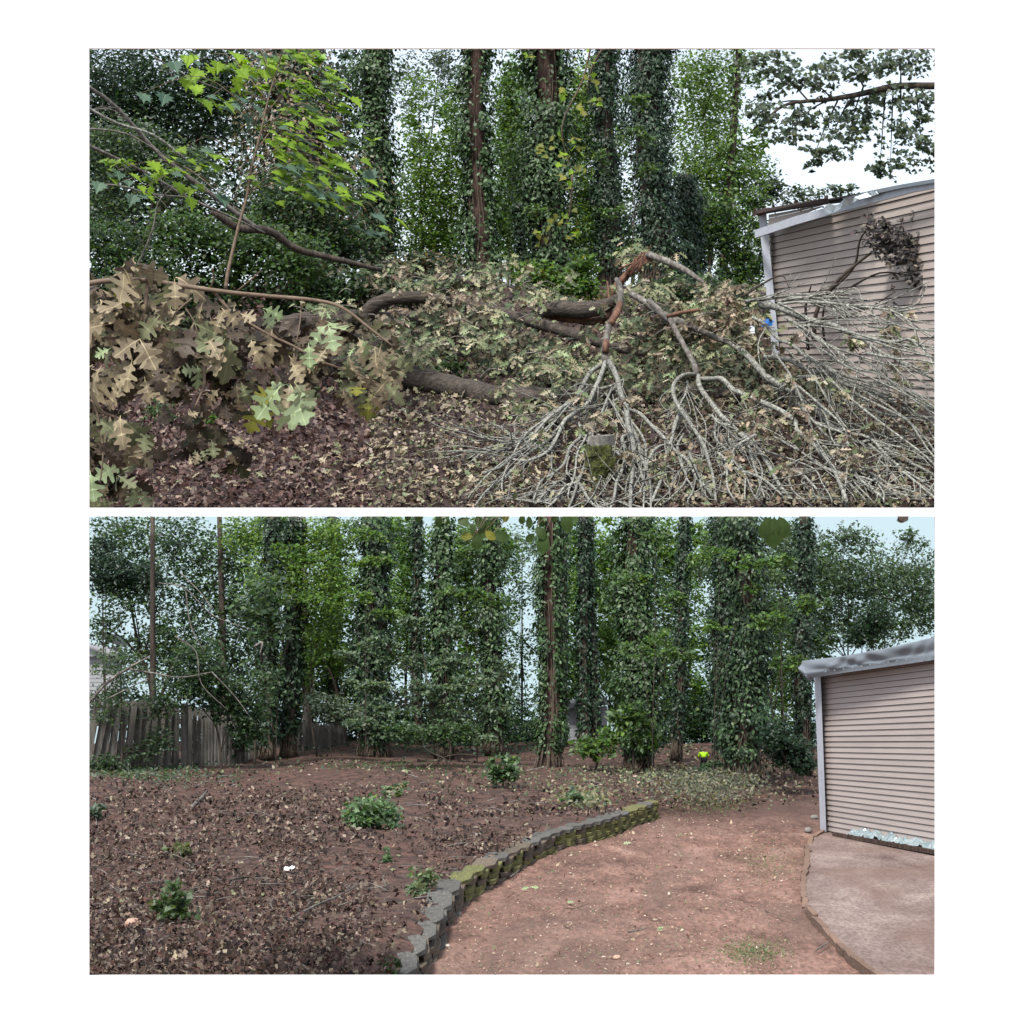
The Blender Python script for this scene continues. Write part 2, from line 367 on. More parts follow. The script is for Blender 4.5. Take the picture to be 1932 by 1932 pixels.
# ------------------------------------------------------------------ tree builders
def ground_at(Y, X, upper): return float(zU(Y)) if upper else float(zL(Y) + .3)
def ivy_tree(dxb, dxt, hw, Y, label, upper, dyt, n=2600, cols=IVY, bare=None, lean=0, size=None, bark='bark', trunk=.55, skirt=True, group=None, name='ivy_covered_tree', T=None, side=0, dyb=None):
    T = T or (T_SIMPLE if cols is IVY2 else T_OVAL)
    s = Y / F; x0 = (dxb - 966) * s; x1 = (dxt - 966) * s; zb = ground_at(Y, x0, upper); zt = (966 - dyt) * s
    root = thing(name, label, 'tree', group, (x0, Y, zb))
    R = hw * s; r0 = R * trunk; H = zt - zb
    ts = np.linspace(0, 1, 9); cx = x0 + (x1 - x0) * ts + R * .12 * np.sin(ts * 7 + dxb); pts = np.stack([cx, np.full(9, Y), zb - .15 + (H + .15) * ts], 1)
    rad = r0 * (1 - .3 * ts); rad[0] = r0 * 1.35
    mb = MB().tube(pts, rad, 12, 4, .14); part('trunk', mb.mesh('trunk'), root, M[bark], True)
    # ivy
    n = int(n * 2.5); t = rng.uniform(.02 if not skirt else .05, 1, n); ang = rng.uniform(0, 2 * math.pi, n)
    wob = 1 + .34 * np.sin(t * 11 + dxb) + .22 * np.sin(t * 27 + 2 * dxb + ang) + .12 * np.sin(t * 51 + ang * 2)
    ex = (R - r0 * .85) * wob * rng.uniform(.12, 1.0, n) ** .7
    kc = max(12, int(H / R * 3.2)); ct = rng.uniform(.06, 1, kc); ca = rng.uniform(0, 2 * math.pi, kc); cr_ = rng.uniform(.5, 1.4, kc) ** 1.3   # bushy clumps standing out
    own = rng.integers(0, kc, n); cl = rng.uniform(0, 1, n) < .36
    sp_ = rng.uniform(.14, .42, kc)[own]
    t = np.where(cl, np.clip(ct[own] + rng.normal(size=n) * sp_ * R / H * 1.2 - np.abs(rng.normal(size=n)) * .25 * R / H, .02, 1), t)
    ang = np.where(cl, ca[own] + rng.normal(size=n) * sp_ * 1.6, ang)
    ex = np.where(cl, (R - r0 * .6) * cr_[own] * (1 + rng.normal(size=n) * .2), ex)
    if skirt: ex = ex * np.clip(t * 7, .25, 1); kp = rng.uniform(0, 1, n) < np.clip((t - .02) * 9, .04, 1); t = np.where(kp, t, rng.uniform(.15, 1, n))
    ex = np.where(rng.uniform(0, 1, n) < .35, R * rng.uniform(.02, .2, n), np.maximum(ex, .03 * R)); rr = (r0 * (1 - .3 * t)) + ex
    x = np.interp(t, ts, cx) + np.cos(ang) * rr; y = Y + np.sin(ang) * rr; z = zb + H * t + rng.normal(0, .04 * R, n)
    z = np.minimum(z, zt)
    keep = np.ones(n, bool)
    for _ in range(4 if hw > 16 else 1):                     # thin patches where bark shows
        t0, a0, wt = rng.uniform(.1, .95), rng.uniform(1.1, 1.9) * math.pi, rng.uniform(.02, .07)
        dd = ((t - t0) / wt) ** 2 + ((np.mod(ang, 2 * math.pi) - a0) / .45) ** 2
        keep &= ~((dd < 1) & (rng.uniform(0, 1, n) < .85))
    for (a, b, u0, u1) in (bare or []):       # bare strips: t range, sideways range (-1..1) on the viewer's side
        uu = np.cos(ang) * rr / R
        keep &= ~((t > a) & (t < b) & (uu > u0) & (uu < u1) & (np.sin(ang) < .25) & (rng.uniform(0, 1, n) < .93))
    C = np.stack([x, y, z], 1)[keep]; o = np.stack([np.cos(ang), np.sin(ang), np.zeros(n)], 1)[keep]
    N = len(C); nn = unit(o * 1.0 + (0, 0, .55) + rng.normal(size=(N, 3)) * .4); aa = rng.normal(size=(N, 3)) * .5 + (0, 0, -.8); aa = aa - nn * np.sum(aa * nn, 1, keepdims=True)
    size = size or 8.4 * s
    part('ivy', leaf_mesh('ivy', C, aa, nn, size * rng.uniform(.55, 1.25, N), palette(N, cols, None, .3), T), root, M['ivy'], kind='stuff')
    # vines up the trunk and dangling over the roots
    vb = MB()
    for k in range(16):
        a0 = rng.uniform(math.pi * 1.02, math.pi * 1.98); tt = np.linspace(0, rng.uniform(.25, 1), 10); rs = np.interp(tt, ts, rad) * 1.06 + .02
        aw = a0 + np.cumsum(rng.normal(0, .12, 10))
        vb.tube(np.stack([np.interp(tt, ts, cx) + np.cos(aw) * rs, Y + np.sin(aw) * rs, zb + H * tt], 1), [.028 * R + .018, .012 * R + .008], 4, 2)
    if skirt:
        for k in range(26):
            a0 = rng.uniform(math.pi * .95, math.pi * 2.05); h = rng.uniform(.03, .19) * H; q = np.linspace(0, 1, 5)
            rs = r0 * (1.45 - .3 * q) + rng.normal(0, .09 * R, 5); aw = a0 + np.cumsum(rng.normal(0, .22, 5))
            vb.tube(np.stack([x0 + np.cos(aw) * rs, Y + np.sin(aw) * rs, zb + h * q], 1), [.013 * R + .005, .011 * R], 4, 2)
    part('vines', vb.mesh('vines'), root, M['vine'], True, kind='stuff')
    return root
def leafy_tree(name, label, cat, base, Y, blobs, n, leaf, cols, upper, T=T_SIMPLE, trunk_r=4, bark='bark', group=None, mat='leaf', flat=.45, up=.8, clump=9, limbs=True, depth=1.0, zmax=None, part_name='crown', w=None, trunk_pts=None):
    s = Y / F; x0 = (base - 966) * s; zb = ground_at(Y, x0, upper)
    root = thing(name, label, cat, group, (x0, Y, zb))
    B = blobs_at(Y, blobs, depth)
    top = max(B, key=lambda q: q[2]); r = trunk_r * s
    if trunk_pts is None:
        m = np.array((top[0] * .5 + x0 * .5, Y, (top[2] + zb) / 2)); tp = [(x0, Y, zb - .2), (x0 + (m[0] - x0) * .4, Y, zb + (m[2] - zb) * .6), tuple(m), (top[0], top[1], top[2])]
    else: tp = [(*P(a, b, Y),) for a, b in trunk_pts]
    tp = np.array(tp, float)
    part('trunk', MB().tube(tp, [r, r * .8, r * .6, r * .2], 8, 4, .06).mesh('trunk'), root, M[bark], True)
    if limbs:
        for q in B:
            if q is top: continue
            k = min(len(tp) - 2, 1 + int(rng.integers(0, 2))); st = tp[k] * .6 + tp[k - 1] * .4
            e = np.array(q[:3]); mid = (st + e) / 2 + (0, 0, abs(e[0] - st[0]) * .12)
            lb = MB().tube([st, mid, e], [r * .45, r * .28, r * .08], 6, 4, .05)
            for _ in range(5):
                d = np.array((q[3], q[4], q[5])) * unit(rng.normal(size=3)) * .8
                lb.tube([mid * .4 + e * .6, e + d * .5 + (0, 0, .05), e + d], [r * .15, r * .1, r * .03], 4, 2)
            part('limb', lb.mesh('limb'), root, M[bark], True)
    n = int(n * (1.9 if cat in ('tree', 'thicket') else 1.35)); C = cloud(B, n / sum(b[4] for b in blobs), clump, flat)
    part(part_name, foliage(C, leaf * s, cols, T, w, .3, up, .25, part_name, zmax), root, M[mat], kind='stuff')
    return root
YLd = lambda dy: float(GL(966, dy, .3)[1])
# ------------------------------------------------------------------ UPPER HILLSIDE: standing trees
G_U = 'ivy-covered trees on the hillside'
ivy_tree(716, 711, 37, 128, 'ivy-clad trunk with pale vine stems left of the bright sky gap, upper garden', True, 60, 4200, IVY, group=G_U)
ivy_tree(905, 896, 36, 126, 'ivy-clad trunk with a long bare strip of reddish bark, upper garden', True, 60, 4200, IVY, bare=[(.0, 1, -.28, .3)], bark='bark_red', group=G_U, trunk=.62, skirt=False)
ivy_tree(1045, 1022, 60, 131, 'broad bushy ivy-clad trunk with a bare patch of brown vines near its top, upper garden', True, 60, 7000, IVY, bare=[(.72, .93, -.35, .35)], bark='bark_red', group=G_U, trunk=.45)
ivy_tree(1150, 1142, 33, 132, 'slim dark ivy-clad trunk left of the widest dark trunk, upper garden', True, 60, 3800, IVY2, group=G_U)
ivy_tree(1238, 1222, 47, 127, 'widest dark ivy-clad trunk, just behind the torn stump limb, upper garden', True, 60, 6000, IVY2, group=G_U)
ivy_tree(1306, 1296, 26, 133, 'short dark ivy-clad trunk left of the damaged shed', True, 330, 2600, IVY2, group=G_U)
ivy_tree(985, 978, 11, 135, 'thin dark trunk between the bare-barked trunk and the bushy one, upper garden', True, 380, 700, IVY2, group=G_U, skirt=False)
ivy_tree(590, 545, 92, 124, 'thick trunk hung with dead brown vines behind the bright maple sapling', True, 60, 9000, IVY2 + [(.18, .13, .09), (.30, .24, .17)], group=G_U, trunk=.4)
ivy_tree(1360, 1395, 12, 140, 'thin leaning trunk with sparse leaves against the pale sky', True, 60, 500, MID, group=G_U, skirt=False)
G_B = 'leafy trees behind the ivy-covered trunks'
UB = [
 ('loose pale green tree in the sky gap right of the first ivy trunk', 800, 144, [(806, 360, 58, 120, 3), (820, 480, 60, 60, 1.5), (790, 190, 40, 60, .7), (850, 260, 30, 120, 1)], 4200, 8.5, MID + BRIGHT[:2]),
 ('thin crowned tree high in the brightest sky gap', 770, 148, [(775, 160, 36, 90, 1), (845, 150, 36, 60, .9), (830, 115, 25, 30, .3)], 1300, 8, GREY),
 ('fresh green tree right of the bare-barked trunk', 958, 141, [(958, 330, 36, 200, 3), (965, 180, 30, 90, 1)], 3600, 8.5, MID + BRIGHT[:1]),
 ('yellowish green tree glowing behind the bushy ivy trunk', 1085, 146, [(1090, 250, 45, 160, 2), (1090, 450, 45, 80, 1.5), (1170, 350, 30, 200, .8)], 4200, 8.5, MID + BRIGHT),
 ('tall loose tree against the sky right of the widest trunk', 1330, 142, [(1325, 150, 62, 75, 1.5), (1400, 130, 50, 50, .7), (1330, 330, 70, 90, 2.6), (1395, 330, 60, 60, 1.0)], 4600, 8.5, MID),
 ('low leafy tree beside the corner of the damaged shed', 1390, 136, [(1380, 430, 60, 60, 1.5), (1345, 420, 45, 70, 1.5), (1395, 520, 45, 45, 1), (1425, 380, 30, 30, .5), (1440, 480, 16, 60, .4)], 4600, 8, MID + DARK),
 ('yellow-green young tree under the trees left of the shed', 1415, 140, [(1420, 500, 30, 60, 1), (1385, 560, 60, 30, 1)], 1500, 8, BRIGHT + MID),
 ('far tall tree behind the left half of the wood', 640, 150, [(640, 250, 70, 180, 2), (560, 320, 80, 140, 1.4), (460, 300, 90, 160, 1.5), (330, 350, 110, 140, 1.5), (240, 240, 90, 160, 1.2), (690, 420, 50, 70, 1)], 6500, 8.5, MID + IVY),
 ('far tall tree behind the right half of the wood', 1180, 150, [(1000, 250, 60, 170, 1.2), (1110, 300, 60, 200, 1.4), (1280, 260, 60, 170, 1.2), (1350, 230, 60, 100, .9), (1300, 460, 80, 80, 1.2), (960, 470, 60, 60, .8), (860, 420, 50, 100, .9)], 6000, 8.5, MID + IVY),
 ('low green tree rising behind the shed roof', 1520, 145, [(1500, 372, 60, 22, 1), (1585, 362, 40, 14, .4), (1450, 350, 40, 22, .8)], 900, 9, GREY),
]
for lb, b, Y, bl, n, lf, cols in UB:
    leafy_tree('leafy_tree', lb + ', upper garden' if 'upper' not in lb and 'shed' not in lb else lb, 'tree', b, Y, bl, n, lf, cols, True, T_SIMPLE, 3.5, group=G_B, limbs=(Y < 144))
leafy_tree('leafy_tree', 'mid-green spray of leaves hanging across the two dark trunks, upper garden', 'tree', 1190, 118, [(1205, 190, 36, 14, 1), (1190, 260, 50, 20, 1.2), (1150, 400, 36, 16, .8), (1230, 320, 36, 16, .8), (1135, 300, 16, 30, .6), (1170, 480, 40, 14, .8), (1010, 400, 26, 20, .7)], 900, 8.5, MID + IVY, True, T_SIMPLE, 1.2, group=G_B, clump=16)
for lb_, b_, bl_ in [('bright green tree between the first ivy trunk and the bare-barked one, behind', 830, [(800, 400, 60, 100, 1.4), (850, 300, 40, 120, 1), (790, 270, 40, 60, .6), (840, 460, 50, 50, .8)]), ('bright green tree between the bare-barked trunk and the bushy one, behind', 965, [(965, 250, 30, 130, 1), (960, 420, 36, 90, 1), (1000, 500, 30, 40, .5)]),
                      ('bright green tree between the bushy trunk and the dark pair, behind', 1110, [(1105, 200, 30, 110, 1), (1110, 400, 26, 100, 1), (1180, 480, 30, 60, .6)]), ('loose green tree right of the widest dark trunk, behind', 1340, [(1330, 200, 60, 100, 1.4), (1380, 330, 70, 60, 1.2), (1310, 430, 40, 90, 1), (1400, 450, 40, 70, 1), (1420, 270, 30, 40, .5)])]:
    leafy_tree('leafy_tree', lb_, 'tree', b_, 147, bl_, 2300, 10, MID + BRIGHT, True, T_SIMPLE, 3, group=G_B, clump=24, limbs=False)
# dark evergreen mass on the left and the undergrowth in front of it
leafy_tree('leafy_tree', 'dense dark tree behind the maple sapling and the pale dead branches', 'tree', 420, 140, [(300, 280, 110, 90, 1.5), (440, 260, 110, 130, 2), (560, 180, 80, 110, 1.3), (620, 340, 70, 130, 1.3), (200, 290, 70, 120, 1.1), (480, 420, 110, 70, 1.2), (650, 160, 40, 100, .8), (230, 400, 90, 60, 1.6), (340, 420, 90, 60, 1.4), (560, 460, 80, 60, 1)], 5600, 14, DARK + IVY2, True, T_SIMPLE, 5, group=G_B, clump=16)
leafy_tree('evergreen_tree', 'nearly black evergreen tree filling the upper left corner', 'tree', 250, 130, [(210, 160, 110, 100, 3), (330, 190, 110, 110, 3), (180, 330, 70, 120, 2), (420, 150, 80, 110, 2)], 11000, 10, DARK + IVY2, True, T_SIMPLE, 9, group=None)
G_S = 'shrubs under the ivy-covered trees'
leafy_tree('shrub', 'grey-green shrub under the dark evergreen at the left edge', 'shrub', 250, 118, [(230, 280, 90, 60, 2), (330, 330, 90, 70, 2), (200, 400, 60, 70, 1.2)], 5200, 9, IVY + GREY, True, T_OVAL, 3, group=G_S)
leafy_tree('shrub', 'glossy dark green shrub below the maple sapling', 'shrub', 400, 108, [(340, 450, 90, 60, 2), (460, 470, 90, 70, 2.4), (400, 540, 130, 50, 2), (560, 500, 70, 70, 1.6), (620, 560, 60, 40, 1)], 8500, 10, IVY + MID[:1], True, T_OVAL, 3, group=G_S)
leafy_tree('shrub', 'dim leafy shrub between the sapling and the first ivy trunk', 'shrub', 630, 119, [(600, 400, 60, 90, 2), (660, 470, 50, 60, 1.2), (520, 380, 60, 70, 1.4)], 4300, 9, IVY2 + IVY, True, T_OVAL, 3, group=G_S)
leafy_tree('shrub', 'dead-leaved shrub at the foot of the bright sky gap', 'shrub', 800, 122, [(800, 500, 70, 26, 1.6), (740, 520, 40, 26, 1)], 1900, 9, DARK + [(.2, .17, .11), (.12, .10, .07)], True, T_OVAL, 2, group=G_S)
leafy_tree('shrub', 'green shrub with a few yellow leaves behind the broken log', 'shrub', 1085, 112, [(1080, 545, 55, 30, 1.6), (1010, 520, 50, 30, 1), (1100, 500, 30, 30, .6)], 2200, 8, MID + BRIGHT[:1] + [(.3, .25, .03)], True, T_IVY, 2, group=G_S, w=[.25, .25, .2, .15, .13, .02])
leafy_tree('shrub', 'dark shrub between the widest trunk and the shed corner', 'shrub', 1330, 112, [(1330, 560, 60, 50, 1.6), (1270, 560, 50, 60, 1.4), (1400, 580, 50, 40, 1)], 3000, 9, DARK + IVY, True, T_OVAL, 3, group=G_S)

leafy_tree('shrub', 'dense dark shrub at the left edge behind the near tan oak leaves', 'shrub', 200, 106, [(200, 470, 70, 70, 2), (270, 520, 80, 60, 2), (180, 560, 60, 50, 1), (330, 580, 70, 40, 1.2)], 5200, 10, IVY2 + IVY, True, T_OVAL, 3, group=G_S)
leafy_tree('shrub', 'dark leafy shrub behind the curved log at centre left', 'shrub', 700, 108, [(690, 540, 70, 34, 1.6), (620, 560, 60, 34, 1.4), (540, 580, 60, 24, 1), (820, 545, 60, 26, 1)], 3000, 9, IVY2 + IVY, True, T_OVAL, 3, group=G_S)
# bright maple sapling: each leaf its own part
def whorl_axes(n, down=.6):
    a = rng.normal(size=(n, 3)); a[:, 2] = a[:, 2] * .4 - down
    return unit(a)
LEAFCACHE = {}
def big_leaf_mesh(kind, mat, curl):
    """a large leaf as a curved strip along its midrib, unit length along +X"""
    key = (kind, mat, curl)
    if key in LEAFCACHE: return LEAFCACHE[key]
    prof = {'oak': [(0, .012), (.13, .016), (.2, .07), (.29, .21), (.35, .22), (.36, .12), (.41, .075), (.46, .13), (.55, .36), (.63, .40), (.655, .33), (.62, .17), (.65, .10), (.71, .16), (.80, .29), (.86, .27), (.865, .14), (.91, .10), (.97, .10), (1, .0)],
            'narrow': [(0, .01), (.15, .012), (.22, .05), (.32, .17), (.35, .15), (.34, .05), (.42, .05), (.54, .27), (.58, .25), (.55, .07), (.62, .05), (.75, .23), (.79, .2), (.77, .07), (.86, .06), (.93, .07), (1, 0)],
            'oval': [(0, .01), (.08, .02), (.2, .17), (.4, .26), (.6, .3), (.78, .25), (.92, .12), (1, 0)],
            'maple': None}[kind]
    V = []; Fq = []
    if kind == 'maple':
        tv, tf = T_MAPLE; V = [(x, y, z * .6 - curl * .4 * x * x) for x, y, z in tv]; Fq = tf
    else:
        n = len(prof)
        for i, (xo, w) in enumerate(prof):
            t = i / (n - 1) if kind != 'oval' else xo; t = .5 * t + .5 * xo
            bend = lambda q: -curl * q * q + .025 * math.sin(q * 9 + curl * 30)
            V.append((t - .3 * abs(curl) * t * t, 0, bend(t)))
            for sg in (1, -1): V.append((xo - .3 * abs(curl) * xo * xo, sg * w * (1 - .12 * curl), bend(xo) + w * (.18 + .2 * sg * curl - .5 * curl * w)))
        for i in range(n - 1):
            Fq.append((3 * i, 3 * i + 3, 3 * i + 4, 3 * i + 1)); Fq.append((3 * i, 3 * i + 2, 3 * i + 5, 3 * i + 3))
    me = pydata('leaf', V, Fq); me.materials.append(mat); 
    if kind != 'maple': me.polygons.foreach_set('use_smooth', np.ones(len(me.polygons), bool))
    LEAFCACHE[key] = me; return me
def big_leaf(root, pos, axis, nrm, size, kind, mat, curl, name='leaf', parent=None):
    me = big_leaf_mesh(kind, mat, curl)
    a = Vector([float(c) for c in unit(np.array(axis))]); b = Vector([float(c) for c in nrm]).cross(a).normalized(); c = a.cross(b)
    o = bpy.data.objects.new(name, me); COL.objects.link(o); o.parent = root
    m = Matrix(((a.x, b.x, c.x, 0), (a.y, b.y, c.y, 0), (a.z, b.z, c.z, 0), (0, 0, 0, 1)))
    o.matrix_parent_inverse = Matrix.Translation(-root.location)
    o.matrix_basis = Matrix.Translation([float(q) for q in pos]) @ m @ Matrix.Scale(float(size), 4)
    return o
def solid_leaf(name, c, c2, transl=.3, rough=.6, spec=.3):
    m, n, l, b = mat_new(name)
    oi = n.new('ShaderNodeObjectInfo'); mx = n.new('ShaderNodeMix'); mx.data_type = 'RGBA'
    tc = n.new('ShaderNodeTexCoord'); nz = n.new('ShaderNodeTexNoise'); nz.inputs['Scale'].default_value = 5; l.new(tc.outputs['Object'], nz.inputs[0])
    ad = n.new('ShaderNodeMath'); ad.operation = 'MULTIPLY_ADD'; ad.inputs[1].default_value = 1.2; ad.inputs[2].default_value = -.35
    l.new(nz.outputs[0], ad.inputs[0]); a2 = n.new('ShaderNodeMath'); a2.operation = 'ADD'; a2.use_clamp = True
    sb = n.new('ShaderNodeMath'); sb.operation = 'SUBTRACT'; sb.inputs[1].default_value = .25
    l.new(oi.outputs['Random'], sb.inputs[0]); l.new(ad.outputs[0], a2.inputs[0]); l.new(sb.outputs[0], a2.inputs[1]); l.new(a2.outputs[0], mx.inputs[0])
    mx.inputs[6].default_value = (*c, 1); mx.inputs[7].default_value = (*c2, 1)
    # pale midrib
    sp = n.new('ShaderNodeSeparateXYZ'); l.new(tc.outputs['Object'], sp.inputs[0]); ab = n.new('ShaderNodeMath'); ab.operation = 'ABSOLUTE'; l.new(sp.outputs[1], ab.inputs[0])
    lt = n.new('ShaderNodeMath'); lt.operation = 'LESS_THAN'; lt.inputs[1].default_value = .012; l.new(ab.outputs[0], lt.inputs[0])
    m2 = n.new('ShaderNodeMix'); m2.data_type = 'RGBA'; l.new(lt.outputs[0], m2.inputs[0]); l.new(mx.outputs[2], m2.inputs[6]); m2.inputs[7].default_value = (min(1, c[0] * 1.3), min(1, c[1] * 1.3), c[2] * 1.2, 1)
    l.new(m2.outputs[2], b.inputs['Base Color']); b.inputs['Roughness'].default_value = rough; b.inputs['Specular IOR Level'].default_value = spec
    tr = n.new('ShaderNodeBsdfTranslucent'); l.new(mx.outputs[2], tr.inputs[0]); ms = n.new('ShaderNodeMixShader'); ms.inputs[0].default_value = transl
    l.new(b.outputs[0], ms.inputs[1]); l.new(tr.outputs[0], ms.inputs[2]); l.new(ms.outputs[0], n['Material Output'].inputs[0])
    return m
L_TAN = solid_leaf('tan_leaf', (.33, .28, .18), (.16, .13, .085), .2)
L_BROWN = solid_leaf('brown_leaf', (.075, .056, .04), (.03, .023, .018), .15)
L_OLIVE = solid_leaf('olive_leaf', (.20, .215, .12), (.12, .135, .07), .25)
L_PALE = solid_leaf('pale_green_leaf', (.30, .38, .22), (.22, .29, .14), .25)
L_YEL = solid_leaf('yellow_green_leaf', (.20, .20, .03), (.12, .14, .03), .4)
L_BRT = solid_leaf('bright_green_leaf', (.24, .38, .03), (.13, .23, .022), .5)
L_BLUE = solid_leaf('blue_green_leaf', (.09, .15, .10), (.045, .09, .06), .3)
L_DARKG = solid_leaf('dark_green_leaf', (.035, .07, .015), (.05, .085, .02), .4)

Ys = 84.0
maple = thing('maple_sapling', 'bright green maple sapling with a thin brown stem, in front of the dark evergreen', 'tree', None, P(428, 600, Ys))
stem = [(426, 545), (430, 515), (440, 470), (452, 420), (466, 370), (474, 320), (492, 250), (508, 180), (530, 110)]
part('stem', MB().tube([P(a, b, Ys) for a, b in stem], [.085, .07, .05, .025], 7, 4, .05).mesh('stem'), maple, M['stem'], True)
sprays = [((474, 325), (640, 270), 8), ((480, 300), (705, 320), 14), ((492, 250), (380, 170), 8), ((492, 250), (650, 230), 14), ((500, 215), (640, 170), 13), ((505, 190), (345, 105), 15), ((515, 150), (450, 105), 11), ((525, 120), (580, 96), 10),
          ((474, 330), (718, 375), 16), ((470, 360), (700, 410), 11), ((466, 370), (620, 345), 10), ((470, 350), (580, 310), 9), ((460, 390), (240, 345), 10), ((470, 345), (330, 265), 7), ((510, 170), (625, 125), 12), ((480, 290), (600, 250), 10), ((455, 400), (200, 300), 9), ((498, 230), (260, 150), 7), ((485, 280), (560, 300), 8)]
for (a, b, k) in sprays:
    tw = MB(); A = P(*a, Ys); B = P(*b, Ys + rng.uniform(-4, 4)); m = (A + B) / 2 + (0, 0, 1.0); B = B - (0, 0, .6)
    tw.tube([A, m, B], [.022, .014, .006], 5, 4); part('twig', tw.mesh('twig'), maple, M['stem'], True)
    for q in range(int(k * 1.45)):
        t = rng.uniform(.2, 1.08); p = (1 - t) ** 2 * A + 2 * t * (1 - t) * m + t * t * B + rng.normal(size=3) * (.35, .5, .22)
        ax = np.array((.75, -.3, -.5)) + unit(B - A) * .35 + rng.normal(size=3) * (.35, .3, .2)
        mt = L_BRT if rng.random() < (.86 if b[1] < 330 and b[0] > 300 else .45) else L_BLUE
        nn = np.array((.25 + rng.normal() * .3, rng.uniform(-.6, -.05), 1.0))
        big_leaf(maple, p, ax, nn, rng.uniform(20, 36) * Ys / F, 'maple', mt, rng.uniform(0, .5).__round__(1))
C = cloud(blobs_at(Ys + 3, [(600, 200, 70, 60, 1.6), (650, 280, 60, 50, 1.4), (680, 360, 40, 40, 1), (400, 130, 90, 24, 1), (480, 170, 80, 30, 1), (290, 320, 110, 24, 1.2), (560, 120, 60, 24, 1), (540, 260, 60, 40, .8)], .6), 62, 7, .3); N = len(C)
aa = rng.normal(size=(N, 3)) * (1, .6, .3) + (.3, 0, -.3); nn = unit(rng.normal(size=(N, 3)) * .25 + (.2, -.35, 1)); aa -= nn * np.sum(aa * nn, 1, keepdims=True)
part('small_leaves', leaf_mesh('small_leaves', C, aa, nn, rng.uniform(12, 24, N) * Ys / F, palette(N, YEL + BRIGHT + [(.08, .13, .09)]), T_MAPLE), maple, M['leaf'], kind='stuff')
# yellow-green sprays in front of the bushy ivy trunk
sp = thing('oak_spray', 'yellow-green leafy spray hanging in front of the bushy ivy trunk, upper garden', 'branch', None, P(1120, 90, 110))
for path, pts in [([(1120, 60), (1100, 150), (1060, 240), (1080, 330)], [(1062, 262, 30), (1085, 300, 34), (1050, 300, 20), (1095, 320, 22), (1070, 340, 24), (1020, 275, 14), (1085, 270, 20)]),
                  ([(1160, 60), (1120, 120), (1105, 180)], [(1105, 110, 26), (1115, 150, 26), (1125, 190, 18), (1095, 205, 14), (1060, 175, 12), (1000, 105, 12)]),
                  ([(1080, 330), (1075, 400), (1060, 440)], [(1075, 400, 20), (1045, 430, 24), (1020, 445, 16), (1085, 440, 12)])]:
    part('twig', MB().tube([P(a, b, 110 + i) for i, (a, b) in enumerate(path)], [.06, .05, .02], 5, 4).mesh('twig'), sp, M['stem'], True)
    for cx, cy, rr in pts:
        for q in range(6):
            big_leaf(sp, P(cx + rng.normal() * rr * .45, cy + rng.normal() * rr * .4, 110 + rng.normal()), whorl_axes(1, .4)[0], (rng.normal() * .4, -.7, .6), rng.uniform(11, 17) * 110 / F, 'maple', L_BRT if rng.random() < .4 else L_YEL, .2)
# overhanging maple branch against the sky, upper right
ob = thing('maple_branch', 'overhanging maple branch with grey-green star leaves against the white sky', 'branch', None, P(1800, 160, 88))
Yo = 88
part('limb', MB().tube([P(a, b, Yo) for a, b in [(1830, 158), (1764, 162), (1690, 163), (1620, 178), (1560, 188), (1490, 195), (1450, 220), (1415, 250)]], [.17, .15, .11, .06, .03], 8, 4, .06).mesh('limb'), ob, M['bark'], True)
OB = [(1450, 120, 55, 30, 1.3), (1520, 150, 70, 45, 2.4), (1600, 120, 80, 40, 2.4), (1700, 110, 80, 40, 2.4), (1440, 205, 40, 40, 1.2), (1500, 235, 60, 45, 2), (1590, 210, 70, 40, 2.0), (1690, 190, 90, 35, 2.0), (1560, 285, 50, 28, 1.1), (1600, 255, 45, 30, 1), (1530, 310, 26, 14, .35), (1700, 250, 60, 40, 1.5), (1740, 290, 40, 45, 1.2), (1680, 310, 45, 26, .9), (1660, 320, 22, 14, .3), (1750, 200, 30, 60, 1)]
tw = MB()
for (a, b, rx, ry, w) in OB:
    q = (np.interp(a, [1415, 1830], [1500, 1790]), 190 if a < 1600 else 163)
    tw.tube([P(*q, Yo), P((a + q[0]) / 2, (b + q[1]) / 2 - 6, Yo + .5), P(a, b, Yo)], [.045, .03, .01], 5, 4)
part('twigs', tw.mesh('twigs'), ob, M['bark'], True, kind='stuff')
C = cloud(blobs_at(Yo, OB, .8), 150, 7, .35); N = len(C)
nn = unit(rng.normal(size=(N, 3)) * .5 + (0, -.55, .6)); aa = whorl_axes(N, .35); aa = aa - nn * np.sum(aa * nn, 1, keepdims=True)
part('foliage', leaf_mesh('foliage', C, aa, nn, rng.uniform(6.5, 12.5, N) * Yo / F, palette(N, GREY + [(.10, .125, .10), (.06, .09, .05)]), T_MAPLE), ob, M['leaf'], kind='stuff')
# ------------------------------------------------------------------ UPPER HILLSIDE: fallen oak, torn limbs
def poly(pts, Y0, Y1): # picture polyline with depth running from Y0 to Y1
    k = len(pts); return [P(a, b, min(Y0 + (Y1 - Y0) * i / max(1, k - 1), float(YU(b)) - 2.0 if 545 < b < 962 else 999)) for i, (a, b) in enumerate(pts)]
oak = thing('fallen_oak', 'fallen oak lying across the slope with thick dark furrowed logs', 'fallen tree', None, P(760, 760, 90))
def log(name, pts, Y0, Y1, r, mat='log', sides=12):
    s = (Y0 + Y1) / 2 / F
    part(name, MB().tube(poly(pts, Y0, Y1), [q * s for q in r], sides, 5, .07).mesh(name), oak, M[mat], True)
log('trunk', [(560, 680), (640, 692), (700, 700), (770, 712), (850, 730), (940, 748), (1040, 752), (1160, 748), (1300, 742), (1480, 752)], 92, 91, [18, 22, 24, 24, 22, 21, 20, 18, 15, 10])
